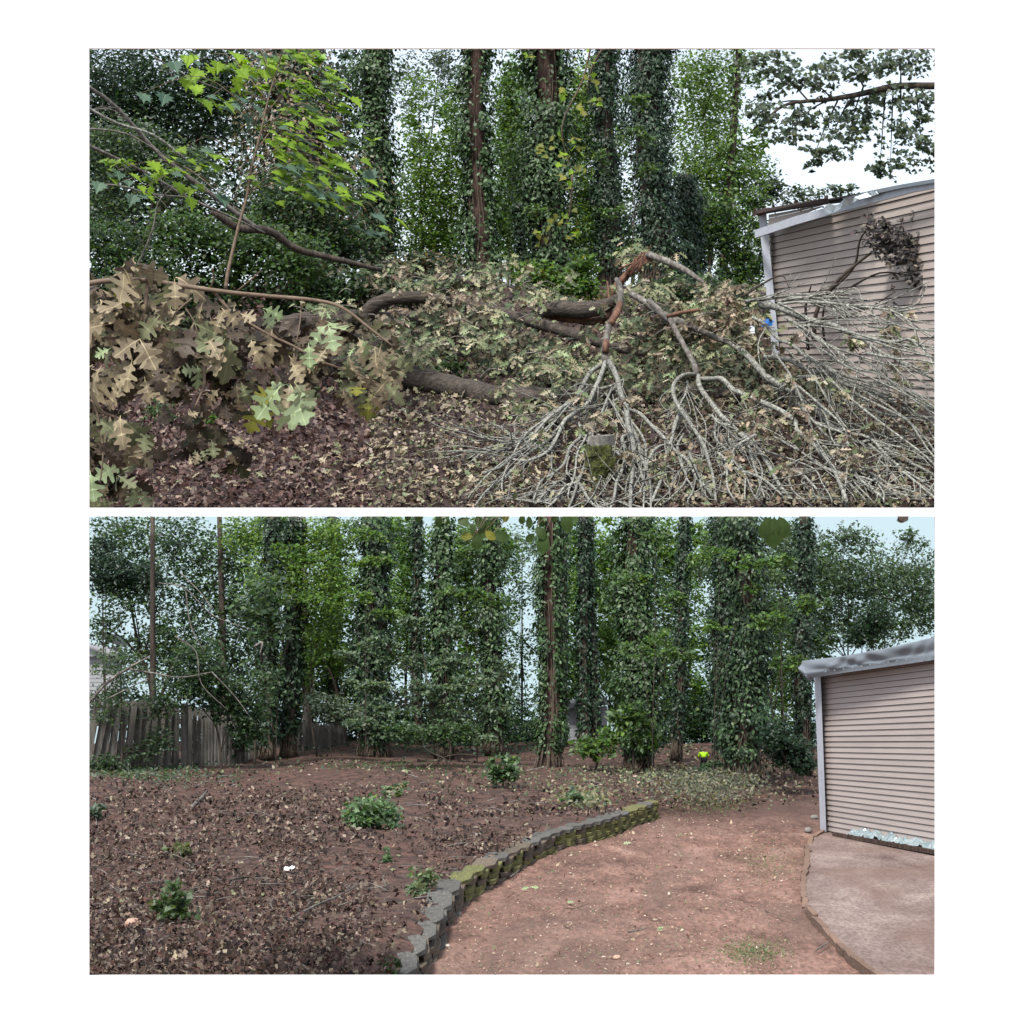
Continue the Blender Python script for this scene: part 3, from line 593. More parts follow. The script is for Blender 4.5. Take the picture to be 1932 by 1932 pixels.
log('limb', [(510, 622), (570, 612), (640, 606), (700, 606), (760, 606), (830, 598), (880, 585)], 101, 102, [20, 22, 21, 20, 18, 16, 8])
log('limb', [(690, 600), (702, 580), (740, 563), (800, 562), (860, 572), (910, 585)], 101, 100, [14, 14, 12, 11, 9, 7])
log('limb', [(860, 572), (900, 578), (960, 595), (1020, 612), (1080, 630), (1160, 655), (1220, 668)], 100, 95, [9, 11, 11, 11, 10, 9, 5])
log('limb', [(1020, 590), (1050, 582), (1100, 585), (1140, 578), (1165, 562)], 98, 96, [12, 15, 16, 14, 9])
log('limb', [(1030, 592), (1080, 600), (1130, 605), (1150, 590)], 98.5, 97, [9, 10, 8, 4], 'torn')
log('limb', [(830, 520), (860, 525), (930, 545)], 108, 106, [8, 8, 4])
log('limb', [(820, 605), (860, 640), (900, 650)], 101, 99, [6, 5, 3])
# tangle of wilted olive leaves over the logs: whorls
def whorls(centres, k, size, Y, spread=6, down=.7, cols=OLIVE, T=T_OAK, jit=.3, sizej=(.6, 1.2), w=None):
    C = []; A = []; S = []
    for (cx, cy, Yc) in centres:
        Yc = min(Yc, float(YU(cy)) - .9) if 545 < cy < 962 else Yc
        p = P(cx, cy, Yc); s = Yc / F
        n = int(rng.integers(max(2, k - 2), k + 3)); a = whorl_axes(n, down)
        C.append(p + rng.normal(size=(n, 3)) * spread * s); A.append(a); S.append(rng.uniform(*sizej, n) * size * s)
    C = np.vstack(C); A = np.vstack(A); S = np.concatenate(S); N = len(C)
    nn = rng.normal(size=(N, 3)) * .5 + (0, -.8, .7); nn = nn - A * np.sum(nn * A, 1, keepdims=True)
    return C, A, unit(nn), S, palette(N, cols, w, jit)
def scatter(n, regions):
    w = np.array([r[4] for r in regions], float); idx = rng.choice(len(regions), n, p=w / w.sum()); o = []
    for i in idx:
        cx, cy, rx, ry, _, Y0, Y1 = regions[i]; d = rng.normal(size=2) * .5
        o.append((cx + d[0] * rx, cy + d[1] * ry, rng.uniform(Y0, Y1)))
    return o
RG = [(790, 540, 110, 40, 2.2, 101, 108), (930, 525, 90, 40, 2, 104, 110), (1010, 560, 100, 40, 1.6, 97, 106), (850, 600, 90, 30, 1.4, 97, 102), (950, 640, 80, 40, 1.2, 93, 97), (790, 660, 90, 35, 1.8, 88, 95),
      (640, 640, 60, 40, 1.2, 92, 98), (600, 580, 70, 24, .7, 100, 106), (720, 650, 60, 40, 1, 91, 97), (1050, 690, 120, 50, 3.6, 87, 94), (1000, 770, 70, 40, 1.6, 85, 90), (1180, 640, 80, 70, 2.2, 91, 97), (1120, 720, 80, 50, 2.2, 88, 92), (1230, 550, 70, 50, 1.6, 96, 104), (1290, 640, 80, 60, 2, 92, 97), (1370, 580, 60, 50, 2.2, 93, 98),
      (1330, 690, 90, 50, 1.4, 90, 95), (1210, 480, 50, 30, .8, 104, 108), (690, 700, 60, 50, 1.2, 86, 92), (1250, 760, 80, 60, 1.6, 86, 92), (1400, 640, 60, 40, 1, 90, 96)]
C_, A_, N_, S_, K_ = whorls(scatter(820, RG), 6, 21, 0, 5)
part('wilted_leaves', leaf_mesh('wilted_leaves', C_, A_, N_, S_, K_, T_OAK), oak, M['dry'], kind='stuff')
C_, A_, N_, S_, K_ = whorls(scatter(900, [(1180, 740, 160, 60, 2, 87, 93), (1380, 720, 140, 60, 2, 88, 95), (1000, 660, 120, 50, 1, 93, 98), (870, 620, 120, 30, 1, 97, 101), (1300, 620, 120, 60, 2, 94, 99), (1500, 740, 120, 40, 1, 86, 92), (760, 540, 140, 40, 1, 105, 110)]), 7, 20, 0, 7, cols=[(.06, .075, .045), (.035, .045, .028), (.08, .07, .048), (.12, .10, .068)])  # darker copy of the wilted leaves, shade inside the tangle painted into its palette
part('shade_toned_leaves', leaf_mesh('shade_toned_leaves', C_, A_, N_, S_, K_, T_OAK), oak, M['dry'], kind='stuff')
C_, A_, N_, S_, K_ = whorls(scatter(90, [(800, 560, 60, 30, 1, 98, 101), (860, 575, 40, 40, 1.4, 96, 99), (1375, 575, 60, 50, 2.5, 91, 94), (1330, 610, 60, 30, 1, 91, 93), (1420, 630, 40, 50, 1, 90, 93), (740, 610, 40, 40, .8, 96, 99), (1150, 800, 30, 40, .8, 82, 85)]), 9, 17, 0, 4, cols=TAN + [(.14, .10, .07)])
part('dead_leaves', leaf_mesh('dead_leaves', C_, A_, N_, S_, K_, T_OAK), oak, M['dry'], kind='stuff')
for i, (cx, cy, Yc) in enumerate(scatter(46, RG)):       # the largest leaves one by one
    for q in range(5):
        a = whorl_axes(1, .6)[0]; mt = L_OLIVE if rng.random() < .7 else (L_TAN if rng.random() < .6 else L_PALE)
        big_leaf(oak, P(cx, cy, Yc - 1.5) + rng.normal(size=3) * .1, a, (rng.normal() * .4, -.8, .6), rng.uniform(22, 33) * Yc / F, 'narrow', mt, round(float(rng.uniform(.1, .5)), 1))
tw = MB()
for i, (cx, cy, Yc) in enumerate(scatter(150, RG)):
    a = rng.uniform(-.6, .6) + (0 if rng.random() < .5 else math.pi); L = rng.uniform(20, 60)
    tw.tube([P(cx, cy, Yc - 1), P(cx + L * .5 * math.cos(a), cy - L * .5 * math.sin(a) - 6, Yc - 1.3), P(cx + L * math.cos(a), cy - L * math.sin(a) + 4, Yc - 1.2)], [.035, .025, .01], 4, 3)
part('twigs', tw.mesh('twigs'), oak, M['graybark'], True, kind='stuff')

def on_slope(p):
    p = np.array(p, float)
    if p[1] > 60: p[1] = max(p[1], 70.1); p[2] = max(p[2], float(zU(p[1])) + .28)
    return p
def side_twigs(mb, pts, r0, n, L, s, down=.35, r=None):
    pts = np.array(pts); k = len(pts)
    for _ in range(n):
        i = int(rng.integers(max(1, k // 4), k)); p = pts[i - 1] + (pts[i] - pts[i - 1]) * rng.random()
        d = unit(pts[i] - pts[i - 1]); d = unit(d + rng.normal(size=3) * .32 + (0, -.1, -down * rng.random()))
        l = L * rng.uniform(.4, 1.2); q = unit(d + rng.normal(size=3) * .3); e = p + d * l * .5 + q * l * .5
        m = p + d * l * .5 + rng.normal(size=3) * .07 * l
        m = on_slope(m); e = on_slope(e); f2 = on_slope(m + unit(q + rng.normal(size=3) * .5) * l * .45)
        mb.tube([p, m, e], [r0 * rng.uniform(.5, .8), r0 * .45, r0 * .2], 4, 3, .1)
        if rng.random() < .6: mb.tube([m, f2], [r0 * .4, r0 * .15], 4, 1)
def limb_thing(name, label, cat, mains, subs, Y0, Y1, mat, twigs=5, twL=2.2, twr=.035, group=None):
    s = (Y0 + Y1) / 2 / F; root = thing(name, label, cat, group, P(*mains[0][0][0], Y0))
    tb = MB()
    for pts, r, m, ya, yb in mains:
        part('limb', MB().tube(poly(pts, ya, yb), [q * s for q in r], 9, 4, .09).mesh('limb'), root, M[m or mat], True)
    for pts, r, ya, yb in subs:
        pp = poly(pts, ya, yb); jit = [p + rng.normal(size=3) * .04 for p in pp]
        part('branch', MB().tube(jit, [r * s * .86, r * s * .7, r * s * .4], 7, 4, .09).mesh('branch'), root, M[mat], True)
        side_twigs(tb, jit, twr, twigs, twL, s)
    part('twigs', tb.mesh('twigs'), root, M[mat], True, kind='stuff')
    return root
Z5 = lambda *q: [z5(*p) for p in q]
Z6 = lambda *q: [z6(*p) for p in q]
torn = limb_thing('torn_limb', 'torn orange-barked limb fanning into pale lichened branches down the slope', 'broken limb',
  [(Z5((1700, 20), (1720, 60), (1728, 160), (1700, 250), (1650, 340), (1630, 440), (1620, 540), (1635, 590)), [5, 6, 6.5, 7, 7, 6.5, 7, 8], 'graybark', 90, 87),
   (Z5((1728, 180), (1704, 245), (1660, 325)), [5.8, 7.7, 6], 'torn', 88.9, 88.2), (Z5((1632, 440), (1622, 520)), [6.2, 6.9], 'torn', 87.4, 87.2)],
  [(Z5((1635, 590), (1540, 640), (1470, 740), (1430, 830), (1350, 890), (1230, 960), (1150, 1060), (1100, 1160), (1000, 1240), (900, 1310), (780, 1360)), 6, 87, 78),
   (Z5((1430, 830), (1370, 880), (1290, 1000), (1160, 1090), (1000, 1120), (850, 1110), (690, 1090)), 3.6, 84, 79),
   (Z5((1150, 1075), (1020, 1125), (880, 1165), (700, 1210)), 3.2, 82, 77.5), (Z5((1100, 1090), (980, 1170), (850, 1200), (760, 1215)), 3, 82, 77),
   (Z5((1635, 590), (1590, 680), (1540, 780), (1490, 880), (1400, 940), (1340, 1000), (1300, 1090), (1230, 1200), (1110, 1260), (960, 1260)), 5.6, 86.5, 76),
   (Z5((1340, 1000), (1240, 1120), (1080, 1210), (960, 1350), (820, 1450), (720, 1560)), 3.6, 82, 71.5),
   (Z5((1650, 590), (1690, 680), (1730, 790), (1760, 900), (1780, 1000), (1800, 1100), (1810, 1200), (1815, 1300), (1805, 1450), (1800, 1600)), 6.6, 86.5, 70.5),
   (Z5((1780, 905), (1860, 950), (1932, 1010)) + Z6((90, 1090), (160, 1160), (250, 1250), (330, 1350), (400, 1440), (460, 1570)), 4.6, 83, 70.5),
   (Z5((1790, 1030), (1840, 1120), (1870, 1230), (1920, 1400), (1932, 1600)), 3.8, 81, 70.5),
   (Z5((1775, 1105), (1740, 1125), (1755, 1220), (1740, 1310), (1710, 1420), (1680, 1520), (1640, 1600)), 4.4, 80, 70.5),
   (Z5((1450, 1000), (1440, 1080), (1390, 1180), (1340, 1290), (1250, 1360), (1190, 1420), (1120, 1540)), 3.8, 81, 71),
   (Z5((1550, 980), (1520, 1090), (1500, 1230), (1460, 1330), (1440, 1420), (1400, 1520), (1370, 1600)), 4, 82, 70.5),
   (Z5((1440, 1380), (1330, 1390), (1230, 1470), (1150, 1580)), 2.8, 75, 70.6), (Z5((1440, 1420), (1500, 1500), (1560, 1560), (1600, 1600)), 3.4, 74, 70.5),
   (Z5((1440, 1420), (1350, 1450), (1270, 1540), (1230, 1600)), 2.6, 74, 70.5), (Z5((1720, 830), (1640, 870), (1550, 910), (1480, 910)), 4, 84, 83), (Z5((1750, 700), (1640, 750), (1560, 790), (1530, 860)), 2.6, 85, 84),
   (Z5((1810, 1200), (1850, 1300), (1880, 1420), (1890, 1600)), 3, 77, 70.5), (Z5((1200, 1010), (1170, 1100), (1050, 1130), (1000, 1100)), 2.6, 82, 80)],
  89, 80, 'lichen', 12, 3.8, .05)
fan = limb_thing('torn_limb', 'second torn limb with arching pale branches, between the orange-barked limb and the shed', 'broken limb',
  [(Z6((-10, 160), (40, 210), (110, 280), (200, 310), (330, 360), (440, 410), (540, 450)), [6, 7, 7.5, 7, 6.5, 6, 5], 'graybark', 93, 91),
   (Z6((130, 280), (180, 380), (230, 470), (290, 580), (310, 650)), [6, 5.5, 5.5, 5.5, 6], 'graybark', 91.5, 88), (Z6((110, 268), (220, 240), (330, 225)), [4, 3.8, 3], 'torn', 91.4, 91)],
  [(Z6((300, 650), (220, 670), (160, 720), (155, 800), (190, 880), (250, 960), (320, 1050), (370, 1140), (380, 1230), (430, 1330), (450, 1450), (460, 1580)), 5, 88, 70.5),
   (Z6((320, 660), (330, 740), (400, 840), (470, 930), (560, 1020), (640, 1100), (720, 1170), (790, 1250), (810, 1330), (880, 1430), (1000, 1570)), 6, 88, 70.5),
   (Z6((330, 690), (400, 690), (480, 690), (560, 760), (650, 800), (760, 840), (880, 910), (970, 960), (980, 1020), (1080, 1110), (1160, 1200), (1230, 1290), (1270, 1390), (1310, 1500), (1330, 1580)), 6.2, 88, 70.5),
   (Z6((1080, 1110), (1200, 1200), (1310, 1270), (1420, 1370), (1530, 1460), (1650, 1580)), 4.4, 78.5, 70.5), (Z6((200, 890), (170, 980), (140, 1090), (90, 1230), (60, 1360), (10, 1500), (-20, 1580)), 4.4, 83.5, 70.5),
   (Z6((540, 1030), (520, 1100), (560, 1150)), 2.6, 80, 78), (Z6((720, 1050), (640, 1090), (570, 1150), (540, 1230), (500, 1310), (460, 1340)), 3.8, 78, 75), (Z6((250, 1180), (300, 1300), (340, 1420), (340, 1580)), 3.6, 78, 70.5),
   (Z6((410, 920), (470, 980), (540, 1000)), 3, 82, 81), (Z6((250, 700), (240, 780), (190, 850)), 3.4, 87, 85), (Z6((800, 1290), (900, 1290), (1020, 1330), (1130, 1420), (1230, 1570)), 3.4, 76, 70.5),
   (Z6((160, 1150), (90, 1130), (30, 1170), (-60, 1290), (-120, 1450)), 3.4, 80, 72), (Z6((650, 1110), (690, 1230), (720, 1370), (760, 1480)), 3, 78, 72), (Z6((460, 1250), (600, 1290), (720, 1350), (850, 1440), (980, 1580)), 3.4, 76, 70.5)],
  93, 80, 'lichen', 13, 3.6, .05)
long_b = limb_thing('torn_limb', 'long pale branches sweeping down in front of the shed wall to the right edge', 'broken limb',
  [(Z6((540, 450), (640, 520), (720, 610), (800, 690), (900, 740), (980, 790)), [6, 6.5, 7, 7.5, 7.5, 6.5], 'lichen', 91, 86), (Z6((740, 190), (830, 200), (960, 250), (1100, 300), (1230, 330), (1340, 380)), [7, 7, 6, 6, 5.5, 5], 'lichen', 84, 80)],
  [(Z6((980, 790), (1060, 850), (1130, 920), (1200, 1000), (1290, 1050), (1380, 1110), (1480, 1120), (1600, 1170), (1720, 1240), (1860, 1310), (1960, 1370)), 5.4, 86, 76),
   (Z6((760, 540), (850, 540), (950, 570), (1080, 620), (1200, 660), (1300, 710), (1450, 760), (1600, 830), (1750, 910), (1850, 970), (1960, 1070)), 5.4, 86, 77),
   (Z6((690, 260), (760, 320), (850, 410), (950, 470), (1040, 540), (1150, 590), (1300, 650), (1450, 700), (1600, 720), (1750, 790), (1940, 890)), 4.6, 85, 78),
   (Z6((1340, 380), (1420, 440), (1530, 500), (1650, 560), (1780, 620), (1960, 720)), 4.8, 80, 77), (Z6((1340, 380), (1450, 400), (1540, 430), (1640, 420), (1730, 430), (1820, 460), (1960, 480)), 4, 80, 77),
   (Z6((850, 180), (1000, 180), (1200, 190), (1400, 200), (1550, 220), (1660, 260), (1780, 330), (1960, 430)), 3.2, 83, 77), (Z6((900, 280), (1010, 340), (1130, 430), (1250, 470), (1400, 540), (1510, 600), (1610, 720)), 3.8, 82, 78),
   (Z6((640, 160), (820, 130), (1000, 120), (1180, 130), (1230, 142)), 4, 84, 82), (Z6((840, 160), (1000, 155), (1160, 150)), 3.4, 83, 82), (Z6((1200, 1000), (1100, 990), (1250, 1040), (1400, 1060), (1500, 1100), (1560, 1190), (1700, 1290), (1850, 1400), (1960, 1500)), 3.8, 79, 72),
   (Z6((1480, 1120), (1600, 1240), (1750, 1350), (1940, 1520)), 3.6, 79, 72), (Z6((1060, 850), (1250, 940), (1450, 1020), (1650, 1110), (1940, 1260)), 3, 84, 76), (Z6((1130, 660), (1000, 670), (970, 700), (985, 780)), 2.8, 84, 85), (Z6((1530, 1100), (1700, 1180), (1960, 1240)), 2.6, 78, 75),
   (Z6((1100, 690), (1300, 830), (1550, 900), (1850, 970)), 3, 84, 78), (Z6((1240, 1200), (1400, 1290), (1560, 1380), (1750, 1570)), 3, 76, 70.6), (Z6((1000, 840), (1180, 1060), (1300, 1180), (1480, 1330), (1600, 1440), (1800, 1600)), 3.2, 83, 70.6)],
  84, 80, 'lichen', 14, 3.8, .05)
def fan_twigs(root, org, ends, Y0, mat='lichen', r=2.4):
    for ex, ey in ends:
        t0 = rng.uniform(.12, .7); s0 = (org[0] + (ex - org[0]) * t0, org[1] + (ey - org[1]) * t0); pts = []
        bow = rng.normal() * 34; wig = rng.uniform(0, 6)
        for q in np.linspace(0, 1, 6):
            x = s0[0] + (ex - s0[0]) * q; y = s0[1] + (ey - s0[1]) * q; pts.append((x + bow * math.sin(q * math.pi) + 7 * math.sin(q * 9 + wig) + rng.normal() * 4, y - 10 * math.sin(q * math.pi) + rng.normal() * 3))
        pp = poly(pts, Y0 - 12 * t0 - 1, 70.6); rr = r * rng.uniform(.4, 1.2) * .0205
        part('branch', MB().tube(pp, [rr, rr * .75, rr * .4], 6, 3, .1).mesh('branch'), root, M[mat], True)
fan_twigs(torn, (1145, 690), [(rng.uniform(840, 1260), 975) for _ in range(17)], 87)
fan_twigs(fan, (1312, 700), [(rng.uniform(1230, 1720), 975) for _ in range(18)], 88)
fan_twigs(long_b, (1440, 600), [(1800, rng.uniform(620, 960)) for _ in range(16)] + [(rng.uniform(1560, 1800), 975) for _ in range(6)], 86)
# torn splinters at the break, upper end of the oak
spl = thing('broken_trunk_end', 'splintered reddish stump end sticking up above the tangle of wilted leaves', 'broken limb', None, P(1150, 560, 97))
mb = MB().tube(poly([(1150, 565), (1168, 535), (1195, 505), (1222, 482)], 97, 96), [.2, .18, .15, .1], 9, 4, .3)
for k in range(14): mb.tube(poly([(1190 + rng.normal() * 8, 508 + rng.normal() * 6), (1215 + rng.normal() * 6, 487 + rng.normal() * 5), (1236 + rng.normal() * 6, 478 + rng.normal() * 8)], 96, 96), [.06, .04, .01], 5, 2)
part('splinters', mb.mesh('splinters'), spl, M['torn'], True)
part('limb', MB().tube(poly([(1222, 480), (1250, 490), (1290, 508), (1330, 535)], 96, 94), [.15, .16, .15, .08], 9, 4, .08).mesh('limb'), spl, M['graybark'], True)
part('limb', MB().tube(poly([(1190, 553), (1220, 572), (1250, 592), (1300, 612)], 95, 93), [.15, .16, .15, .12], 9, 4, .08).mesh('limb'), spl, M['graybark'], True)
part('splinter', MB().tube(poly([(1148, 600), (1150, 570), (1146, 530)], 96.5, 96.5), [.16, .12, .02], 7, 3, .2).mesh('splinter'), spl, M['torn'], True)
# pale leaning dead branches at the left
dl = limb_thing('dead_branch', 'bare pale dead branches leaning down from the upper left edge', 'branch',
  [([z for z in [(160, 160), (205, 190), (250, 235), (300, 290), (370, 345), (430, 390), (490, 435)]], [3.5, 4, 4, 4.2, 5, 5, 5], 'graybark', 92, 96), ([(150, 195), (220, 232), (290, 255), (350, 300)], [2.6, 2.6, 2.4, 2], 'lichen', 91, 93)],
  [([(150, 270), (210, 295), (280, 330), (360, 375), (440, 410), (500, 440)], 4.2, 91, 96), ([(150, 350), (220, 352), (290, 365), (350, 372)], 2.8, 90, 92), ([(150, 215), (190, 205), (230, 200)], 2, 91, 92), ([(290, 105), (330, 130), (370, 150), (420, 170)], 2, 90, 92), ([(150, 240), (240, 250), (320, 300)], 2, 91, 92), ([(260, 500), (285, 430), (300, 380), (330, 350)], 2.2, 88, 88)], 92, 94, 'graybark', 4, 1.6, .03)
log_l = thing('dead_branch', 'curved dark dead branch lying over the glossy shrub', 'branch', None, P(440, 440, 100))
part('limb', MB().tube(poly([(400, 398), (450, 430), (490, 432), (520, 442), (560, 470), (640, 490), (720, 510)], 100, 104), [.16, .2, .22, .2, .18, .15, .1], 9, 4, .1).mesh('limb'), log_l, M['bark'], True)
# ------------------------------------------------------------------ foreground oak branch with large tan leaves
fo = thing('oak_branch', 'near oak branch with large wilted tan leaves at the lower left of the upper garden', 'branch', None, P(150, 700, 18))
Yf = 18.0
def fl(a, b): return z4(a, b)
for pts, r in [([(-60, 60), (150, 30), (420, 30), (860, 95), (1200, 130), (1580, 165), (1760, 220), (1932, 350), (2100, 480)], [5.5, 5, 4, 3.2, 1.6]), ([(870, 105), (960, 210), (1080, 300), (1250, 400), (1420, 480), (1600, 580), (1800, 650), (1990, 730)], [3.2, 2.6, 2.4, 1.4]),
               ([(420, -40), (410, 90), (395, 230), (345, 360)], [3.8, 4.2, 3.6, 2.4]), ([(1420, 480), (1420, 600), (1395, 740)], [2.2, 1.9, 1.5]), ([(60, 850), (110, 930), (220, 975), (320, 1060), (400, 1150)], [2.6, 2.4, 1.6]), ([(1470, 180), (1460, 320), (1430, 480)], [1.3, 1.2, 1.0]),
               ([(-60, 850), (40, 860), (80, 1000), (110, 1200), (90, 1420)], [2.5, 2.6, 2, 1.4]), ([(850, 80), (870, 0), (860, -60)], [1.6, 1.4, 1]), ([(1030, 100), (1150, 0), (1190, -40)], [1.6, 1.2, .8]), ([(-60, 400), (100, 420), (300, 440), (500, 560)], [3, 2.6, 1.6]),
               ([(670, 210), (730, 300), (760, 390)], [1.5, 1.2, 1]), ([(800, 620), (800, 750), (740, 900)], [3.6, 3, 1.6]), ([(720, 150), (600, 260), (560, 400)], [2, 1.6, 1])]:
    part('twig', MB().tube(poly([fl(*p) for p in pts], Yf, Yf - .1), [q * Yf / F for q in r], 7, 4, .08).mesh('twig'), fo, M['stem'], True)
# leaf clusters: centre, number, leaf length, material mix, spread
mixT = [(L_TAN, .62), (L_BROWN, .18), (L_OLIVE, .2)]; mixB = [(L_BROWN, .5), (L_TAN, .5)]; mixO = [(L_OLIVE, .6), (L_TAN, .3), (L_YEL, .1)]; mixP = [(L_PALE, 1)]; mixG = [(L_PALE, .4), (L_OLIVE, .6)]
FCL = [(60, 60, 6, 250, mixB, 60), (250, -60, 6, 290, mixT, 50), (320, -120, 5, 200, mixB, 50), (110, 300, 5, 300, mixT, 60), (320, 160, 6, 250, mixB, 70), (80, 140, 4, 240, mixB, 60), (380, 430, 3, 250, [(L_TAN, 1)], 20), (520, 470, 2, 190, mixT, 30), (470, 300, 4, 190, mixT, 60), (560, 220, 4, 220, mixT, 40),
       (720, 340, 5, 240, mixT, 30), (840, 440, 4, 190, mixT, 30), (950, 420, 6, 250, mixT, 25), (330, 560, 4, 220, mixB, 40), (480, 600, 3, 170, mixT, 40), (170, 500, 2, 150, mixG, 20), (760, 620, 2, 130, mixP, 20), (60, 640, 4, 250, mixT, 50), (800, 190, 2, 150, mixT, 20), (560, 130, 3, 150, mixT, 30), (610, 10, 4, 240, mixT, 30),
       (960, 200, 4, 200, mixB, 50), (1050, 240, 3, 160, mixB, 40), (1210, 240, 2, 150, mixP, 20), (1260, 350, 4, 200, mixB, 50), (1100, 420, 4, 190, mixB, 50), (1650, 340, 4, 190, [(L_PALE, .5), (L_TAN, .5)], 25), (1530, 470, 4, 170, [(L_PALE, .5), (L_TAN, .5)], 25), (1660, 480, 3, 180, mixB, 30), (1590, 590, 2, 150, [(L_TAN, 1)], 20), (1350, 560, 4, 200, mixT, 40), (1300, 500, 3, 170, [(L_YEL, .5), (L_TAN, .5)], 30),
       (1385, 740, 3, 250, mixP, 10), (1480, 790, 3, 250, mixG, 20), (1430, 740, 2, 160, [(L_TAN, 1)], 20), (1180, 870, 2, 190, [(L_YEL, 1)], 20), (1880, 420, 3, 150, [(L_PALE, .5), (L_TAN, .5)], 20), (1860, 740, 4, 200, mixO, 30), (1780, 770, 3, 180, mixB, 30), (1950, 800, 4, 200, mixO, 30), (2000, 480, 4, 200, mixT, 30), (2080, 560, 4, 180, mixT, 30), (2140, 520, 3, 160, mixO, 30), (1990, 640, 4, 190, mixT, 30), (1790, 560, 3, 140, mixT, 20), (2080, 700, 4, 180, mixO, 30),
       (40, 960, 3, 230, mixO, 30), (230, 980, 6, 260, mixO, 40), (360, 1040, 4, 220, mixO, 40), (220, 1130, 4, 220, mixT, 40), (60, 1150, 5, 220, mixB, 50), (330, 1230, 3, 190, mixO, 40), (30, 1400, 4, 220, mixP, 30), (240, 1350, 3, 190, mixG, 40), (330, 1480, 3, 180, mixG, 40), (170, 1540, 3, 200, mixO, 40), (900, 780, 3, 150, mixT, 30), (760, 930, 3, 130, mixB, 40), (790, 1100, 3, 130, mixT, 40), (1050, 760, 3, 150, mixT, 40), (760, 1200, 3, 110, mixT, 30), (940, 880, 2, 140, mixT, 20), (1040, 1100, 2, 120, mixT, 20), (640, 620, 3, 150, mixB, 40), (430, 700, 5, 170, mixB, 60), (520, 780, 4, 170, mixB, 60), (300, 720, 4, 200, mixB, 50), (420, 200, 3, 150, [(L_DARKG, .5), (L_TAN, .5)], 40), (200, 70, 1, 170, [(L_YEL, 1)], 5), (880, 300, 4, 170, mixB, 40), (240, 230, 4, 240, mixB, 60)]
for (u, v_, n, L, mix, sp_) in FCL:
    for k in range(n):
        a = unit(np.array((rng.normal() * .65, rng.normal() * .3 - .25, -.7 + rng.normal() * .3)))
        mt = [m for m, _ in mix][rng.choice(len(mix), p=np.array([w for _, w in mix]) / sum(w for _, w in mix))]
        p = P(*fl(u + rng.normal() * sp_ * .6, v_ + rng.normal() * sp_ * .6), Yf + rng.uniform(-.25, .25))
        p[2] += max(0, -.01 - (p[2] + min(0, a[2]) * L * .275 * 1.2 * Yf / F))
        big_leaf(fo, p, a, (rng.normal() * .6, -.9, .35 + rng.normal() * .4), L * .2750 * rng.uniform(.8, 1.2) * Yf / F, 'oak', mt, round(float(rng.uniform(-.2, 1.0)), 1))

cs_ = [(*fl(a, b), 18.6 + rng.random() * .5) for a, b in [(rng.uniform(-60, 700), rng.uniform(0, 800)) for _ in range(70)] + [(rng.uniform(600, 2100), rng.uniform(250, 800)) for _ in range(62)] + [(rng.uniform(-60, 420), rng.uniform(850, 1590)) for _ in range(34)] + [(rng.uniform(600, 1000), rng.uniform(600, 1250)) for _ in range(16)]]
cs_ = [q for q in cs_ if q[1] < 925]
C_, A_, N_, S_, K_ = whorls(cs_, 5, 42, 0, 8, .7, [(.05, .04, .028), (.02, .016, .012), (.085, .068, .045), (.14, .115, .075), (.06, .062, .033)], sizej=(.6, 1.15))  # dark browns paint the shade behind the near leaves
part('shade_toned_leaves', leaf_mesh('shade_toned_leaves', C_, A_, N_, S_, K_, T_LOBE), fo, M['dry'], kind='stuff')
for (u, v_, an, L, mt) in [(1330, 745, 235, 300, L_PALE), (1400, 745, 292, 310, L_PALE), (1420, 720, 305, 230, L_OLIVE), (1310, 770, 205, 190, L_YEL), (1395, 735, 262, 180, L_TAN), (360, 425, 300, 260, L_TAN), (365, 425, 215, 230, L_TAN), (1655, 330, 285, 200, L_PALE), (1520, 455, 275, 180, L_PALE), (20, 1330, 280, 230, L_PALE)]:
    an = math.radians(an); big_leaf(fo, P(*fl(u, v_), 17.5), (math.cos(an), -.25, math.sin(an)), (.1, -1, .25), L * .275 * 17.5 / F, 'oak', mt, .15)
# ------------------------------------------------------------------ upper litter
def litter_uv(n, fx, dy0, dy1, pw=1.0):
    dy = dy0 + (dy1 - dy0) * rng.uniform(0, 1, n) ** pw; dx = fx(dy, rng.uniform(0, 1, n)); return dx, dy
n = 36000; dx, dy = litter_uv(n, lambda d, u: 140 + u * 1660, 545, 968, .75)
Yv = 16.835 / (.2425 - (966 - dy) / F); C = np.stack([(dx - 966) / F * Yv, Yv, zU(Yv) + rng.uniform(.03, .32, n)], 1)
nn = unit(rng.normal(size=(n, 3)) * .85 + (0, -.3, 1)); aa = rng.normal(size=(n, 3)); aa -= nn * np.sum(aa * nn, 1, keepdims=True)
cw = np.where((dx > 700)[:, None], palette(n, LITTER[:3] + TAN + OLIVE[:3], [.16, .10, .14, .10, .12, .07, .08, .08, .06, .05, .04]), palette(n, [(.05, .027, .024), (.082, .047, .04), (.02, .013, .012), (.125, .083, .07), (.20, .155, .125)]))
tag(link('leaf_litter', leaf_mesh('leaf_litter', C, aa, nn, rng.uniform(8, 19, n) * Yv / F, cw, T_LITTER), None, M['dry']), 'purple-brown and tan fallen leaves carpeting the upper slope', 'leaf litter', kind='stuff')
for k in range(220):               # the nearest and largest fallen leaves, one by one
    a, b = rng.uniform(560, 1760), rng.uniform(840, 958)
    if rng.random() < .25: a, b = rng.uniform(300, 700), rng.uniform(860, 958)
    p = GU(a, b) + (0, 0, .35)
    big_leaf(hill, p, rng.normal(size=3) * (1, .6, .4), (rng.normal() * .4, -.5 + rng.normal() * .3, .8), rng.uniform(16, 30) * p[1] / F, 'narrow' if rng.random() < .6 else 'oak', L_TAN if rng.random() < .75 else L_OLIVE, round(float(rng.uniform(.1, .6)), 1), 'fallen_leaf')
